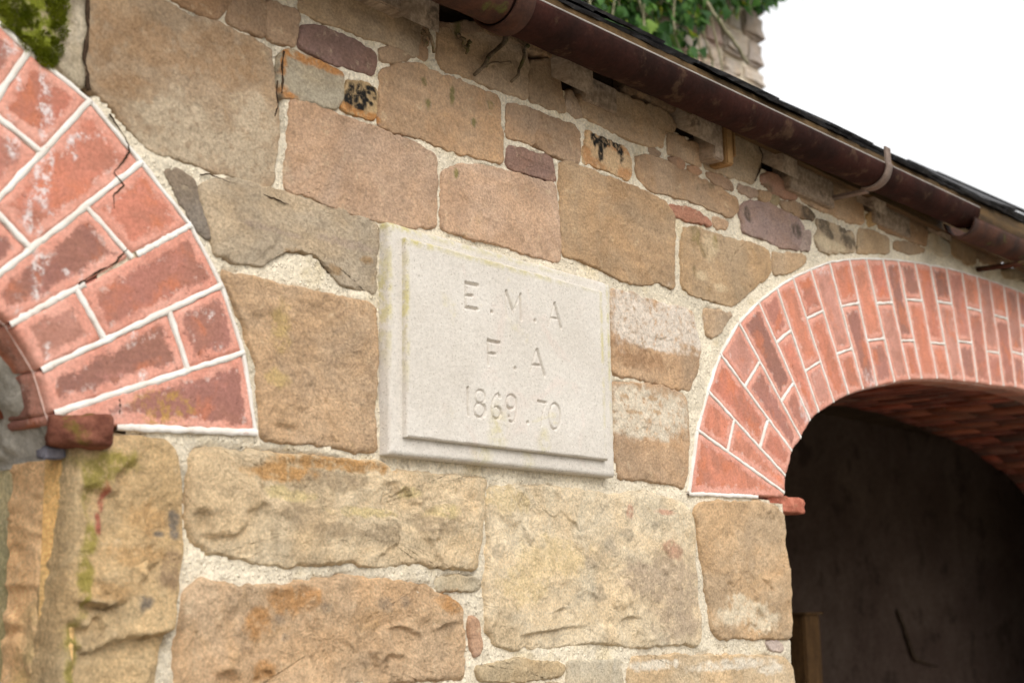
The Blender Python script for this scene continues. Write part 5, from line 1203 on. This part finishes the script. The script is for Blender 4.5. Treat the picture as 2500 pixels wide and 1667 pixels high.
# rafters and the broken timber between them
for i, x in enumerate((.35, .82, 1.30, 1.70, 2.155, 2.62, 3.00, 3.50, 3.97, 4.45, 4.95, 5.4, 5.9)):
    w, h = .078, .105; yf = -.050+rnd.uniform(-.006, .004); V = []
    zt = zeave(x)-.030
    for y in (yf, 2.2):
        for xx in (x-w/2, x+w/2):
            for hh in (0, -h): V.append((xx, y, zt+(y+.05)*PITCH*(1 if y > 0 else 1)+hh))
    Q = np.array([(0, 1, 3, 2), (4, 6, 7, 5), (0, 4, 5, 1), (2, 3, 7, 6), (0, 2, 6, 4), (1, 5, 7, 3)])
    obj('rafter', mesh_np('rafter', local(np.array(V), roof), Q, None, False), M['timber'], roof)
for (x0, x1, y0, y1, z0, z1, mt) in ((2.215, 2.33, -.012, .02, 2.600, 2.655, 'timber'), (2.66, 2.70, -.045, .01, 2.578, 2.665, 'timber'), (2.705, 2.735, -.05, .01, 2.575, 2.665, 'newtimber'), (2.74, 2.752, -.048, .01, 2.60, 2.66, 'newtimber'), (3.06, 3.30, -.02, .03, 2.60, 2.675, 'timber'), (3.56, 3.80, -.01, .03, 2.62, 2.69, 'timber'), (1.55, 1.68, -.03, .05, 2.60, 2.66, 'timber')):
    box('timber_packing', (x0, x1, y0, y1, z0, z1), M[mt], roof, bevel=.003)

# ------------------------------------------------------------------ inside the shed
def solid(name, b, mat, label, cat):
    o = box(name, b, mat); return tag(o, label, cat)
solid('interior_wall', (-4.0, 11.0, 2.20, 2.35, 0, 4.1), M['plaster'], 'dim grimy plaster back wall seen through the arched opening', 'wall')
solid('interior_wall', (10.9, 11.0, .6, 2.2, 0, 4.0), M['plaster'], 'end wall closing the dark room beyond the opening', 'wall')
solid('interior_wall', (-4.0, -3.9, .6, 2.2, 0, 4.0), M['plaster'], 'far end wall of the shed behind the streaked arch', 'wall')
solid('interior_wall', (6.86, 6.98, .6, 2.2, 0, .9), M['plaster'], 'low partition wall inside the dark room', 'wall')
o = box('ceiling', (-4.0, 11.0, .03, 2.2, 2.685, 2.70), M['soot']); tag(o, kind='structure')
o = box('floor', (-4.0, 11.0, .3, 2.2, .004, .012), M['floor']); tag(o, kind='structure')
t = thing('timber_post', (4.92, 1.0, 0), 'brown timber post standing inside the dark opening', 'post')
box('shaft', (4.86, 4.985, .95, 1.06, .012, 1.555), M['post'], t, bevel=.006)
box('cap_block', (4.85, 4.995, .94, 1.07, 1.555, 1.562), M['post'], t)
V, Q, T = tube([(8.43, 2.185, 1.54), (8.50, 2.18, 1.44), (8.60, 2.18, 1.27), (8.64, 2.18, 1.24), (8.85, 2.185, 1.20), (9.02, 2.19, 1.18)], [.010, .011, .013, .015, .007, .003], 7)
tag(obj('bent_pipe', mesh_np('bent_pipe', V, Q, T), M['soot']), 'dark bent pipe fixed to the dim plaster back wall', 'pipe')

# ------------------------------------------------------------------ chimney and ivy
chim = thing('chimney', (5.06, 1.95, 3.3), 'pale rubble stone chimney rising behind the slate roof, draped with ivy', 'chimney')
cx0, cx1, cy0, cy1, cz0, cz1 = 4.20, 6.00, 1.60, 2.30, 3.30, 5.75
box('core', (cx0+.03, cx1-.03, cy0+.02, cy1-.02, cz0, cz1), M['mortar'], chim)
z = cz0+.01
while z < cz1:
    h = rnd.uniform(.085, .16); x = cx0+rnd.uniform(-.1, 0)
    while x < cx1-.02:
        w = rnd.uniform(.13, .32); xa, xb = max(x, cx0), min(x+w-.015, cx1+rnd.uniform(-.018, .018)); x += w
        if cx1-x < .07: xb = cx1+rnd.uniform(-.02, .015); x = cx1
        if xb-xa < .04: continue
        o = box('stone', (xa, xb, cy0+rnd.uniform(-.018, .008), cy0+.12, z, z+h-.014), M['stone'], chim, lin(rnd.choice([(206, 192, 176), (196, 178, 162), (212, 200, 186), (200, 172, 156), (188, 174, 162)])), bevel=.014, rough=.008, seed=int(x*1000), cuts=1)
    z += h
for k in range(16):                                  # quoins on the two returns
    zq = cz0+.02+k*.152
    for xq, sg in ((cx0, -1), (cx1, 1)):
        box('stone', (xq-.02 if sg < 0 else xq-.10, xq+.10 if sg < 0 else xq+.012, cy0+.13, cy0+.13+rnd.uniform(.25, .5), zq, zq+.138), M['stone'], chim, lin((182, 158, 138)), bevel=.012, rough=.006, seed=k)
ivy = thing('ivy_plant', (4.9, 1.50, 3.4), 'glossy green ivy climbing over the chimney with pale trailing stems', 'ivy')
def stem(pts, r0, r1, mat, parent, n=20, wig=.02, seed=0):
    P = smooth_line(np.array(pts, float), n); rr = np.random.RandomState(seed)
    P[1:-1] += rr.normal(0, wig, (n-2, 3))*np.array([1, .4, 1]); P[1:-1] = (P[:-2]+P[1:-1]*2+P[2:])/4
    V, Q, T = tube(P, list(np.linspace(r0, r1, n)), 6)
    return obj('stem', mesh_np('stem', local(V, parent), Q, T), mat, parent)
stem([(4.80, 1.36, 4.35), (5.0, 1.34, 4.14), (5.2, 1.36, 4.08), (5.50, 1.42, 4.03)], .014, .008, M['palestem'], ivy, 24, .012, 1)
for k in range(6):
    xa = 4.25+k*.1
    stem([(xa, 1.42, 4.9), (xa+.05, 1.40, 4.3), (xa+rnd.uniform(-.1, .3), 1.42, 3.6)], .007, .004, M['palestem'], ivy, 18, .03, 10+k)
for k in range(3): stem([(5.15+k*.06, 1.50, 4.30), (5.25+k*.09, 1.52, 4.02), (5.45+k*.08, 1.565, 3.75)], .006, .003, M['palestem'], ivy, 14, .015, 40+k)
half = [(0, -.5), (.16, -.42), (.40, -.30), (.50, -.12), (.30, -.02), (.42, .16), (.22, .16), (.12, .34), (0, .56)]
LV = [(0, 0, -.06)]+[(x, z, -abs(x)*.25+.02) for x, z in half]+[(-x, z, -abs(x)*.25+.02) for x, z in half[-2:0:-1]]
LT_ = [(0, i, i+1) for i in range(1, len(LV)-1)]+[(0, len(LV)-1, 1)]
leaf_me = mesh_np('leaf', np.array(LV)[:, [0, 2, 1]]*np.array([1, 1, 1]), None, LT_, False)
leaf_me.materials.append(M['leaf'])
LVn = np.array(LV)[:, [0, 2, 1]]
spots = []
rr = np.random.RandomState(12)
while len(spots) < 4200:
    x = rr.uniform(4.15, 6.02); z = rr.uniform(3.55, 5.3); low = float(np.interp(x, [5.0, 5.06, 5.25, 5.55, 5.8, 6.05], [3.45, 3.98, 4.20, 4.33, 4.44, 4.52]))
    low += fbm(np.array([x]), np.array([0.0]), 5, 2, 3)[0]*.16
    if z < low: continue
    y = 1.56-abs(rr.normal(0, .10))-.02
    spots.append((x, y, z))
spots.sort(key=lambda s: abs(s[2]-4.2)+abs(s[0]-5.3)*.3)
big_V = []; big_T = []
for i, (x, y, z) in enumerate(spots):
    s = rr.uniform(.04, .078); e = (rr.uniform(-.9, .5), rr.uniform(-.6, .6), rr.uniform(0, 6.28))
    Mx = Matrix.Rotation(e[0], 3, 'X') @ Matrix.Rotation(e[1], 3, 'Z') @ Matrix.Rotation(math.pi+rr.normal(0, .7), 3, 'Y')
    if i < 300:
        o = bpy.data.objects.new('leaf', leaf_me); COL.objects.link(o); o.parent = ivy
        o.matrix_local = Matrix.Translation(Vector((x, y, z))-ivy.location) @ (Mx*s).to_4x4()
    else:
        b = len(big_V)*len(LV); big_V.append(LVn @ np.array(Mx).T*s+np.array((x, y, z))); big_T += [(a+b, c+b, d+b) for a, c, d in LT_]
tag(obj('foliage', mesh_np('foliage', local(np.concatenate(big_V), ivy), None, big_T, False), M['leaf'], ivy), kind='stuff')

# ------------------------------------------------------------------ dead ivy stems stuck to the wall
stem_labels = ['long bare vine hanging from the eaves beside the dark rafter', 'thick forked dead stem slanting across the stone under the gutter', 'thin mossy twig branching from the forked dead stem',
               'crooked dead stem near the pale vertical joint under the gutter', 'short stubby dead stem beside the slanting forked stem', 'tiny upright twig on the stubby dead stem', 'bare broken root next to the hanging vine']
for (pts, r0), lab in zip(STEMS, stem_labels):
    P = smooth_line(np.array(pts), 16); yv = -.0135-r0*.5
    hang = lab.startswith('long')
    P3 = [(a, (-.03 if hang else yv)+.004*math.sin(i*.9), b) for i, (a, b) in enumerate(P)]
    V, Q, T = tube(P3, [r0*(1.05-.4*i/15)*rnd.uniform(.85, 1.15) for i in range(16)], 7)
    tag(obj('dead_stem', mesh_np('dead_stem', V, Q, T), M['stem']), lab, 'stem', 'dead ivy stems under the eaves')

# ------------------------------------------------------------------ moss on the stone above the left arch
mv = []; mt = []; rr = np.random.RandomState(5)
mossy = [s for s in STAINS if s[4] == (122, 128, 36)]
for s_ in mossy:
    for _ in range(900):
        a = rr.uniform(0, 6.28); q = math.sqrt(rr.uniform(0, 1))*1.15
        x = s_[0]+math.cos(a)*s_[2]*q; z = s_[1]+math.sin(a)*s_[3]*q
        if fbm(np.array([x]), np.array([z]), 45, 3, 8)[0] < -.02: continue
        h = rr.uniform(.002, .006); b = len(mv); dx, dz = rr.normal(0, .0018, 2); w = .0011
        mv += [(x-w, -.004, z), (x+w, -.004, z), (x+dx, -.006-h, z+dz-.001)]; mt.append((b, b+1, b+2))
tag(obj('moss', mesh_np('moss', np.array(mv), None, mt, False), M['moss']), 'bright green moss spreading on the stone above the streaked arch', 'moss', kind='stuff')
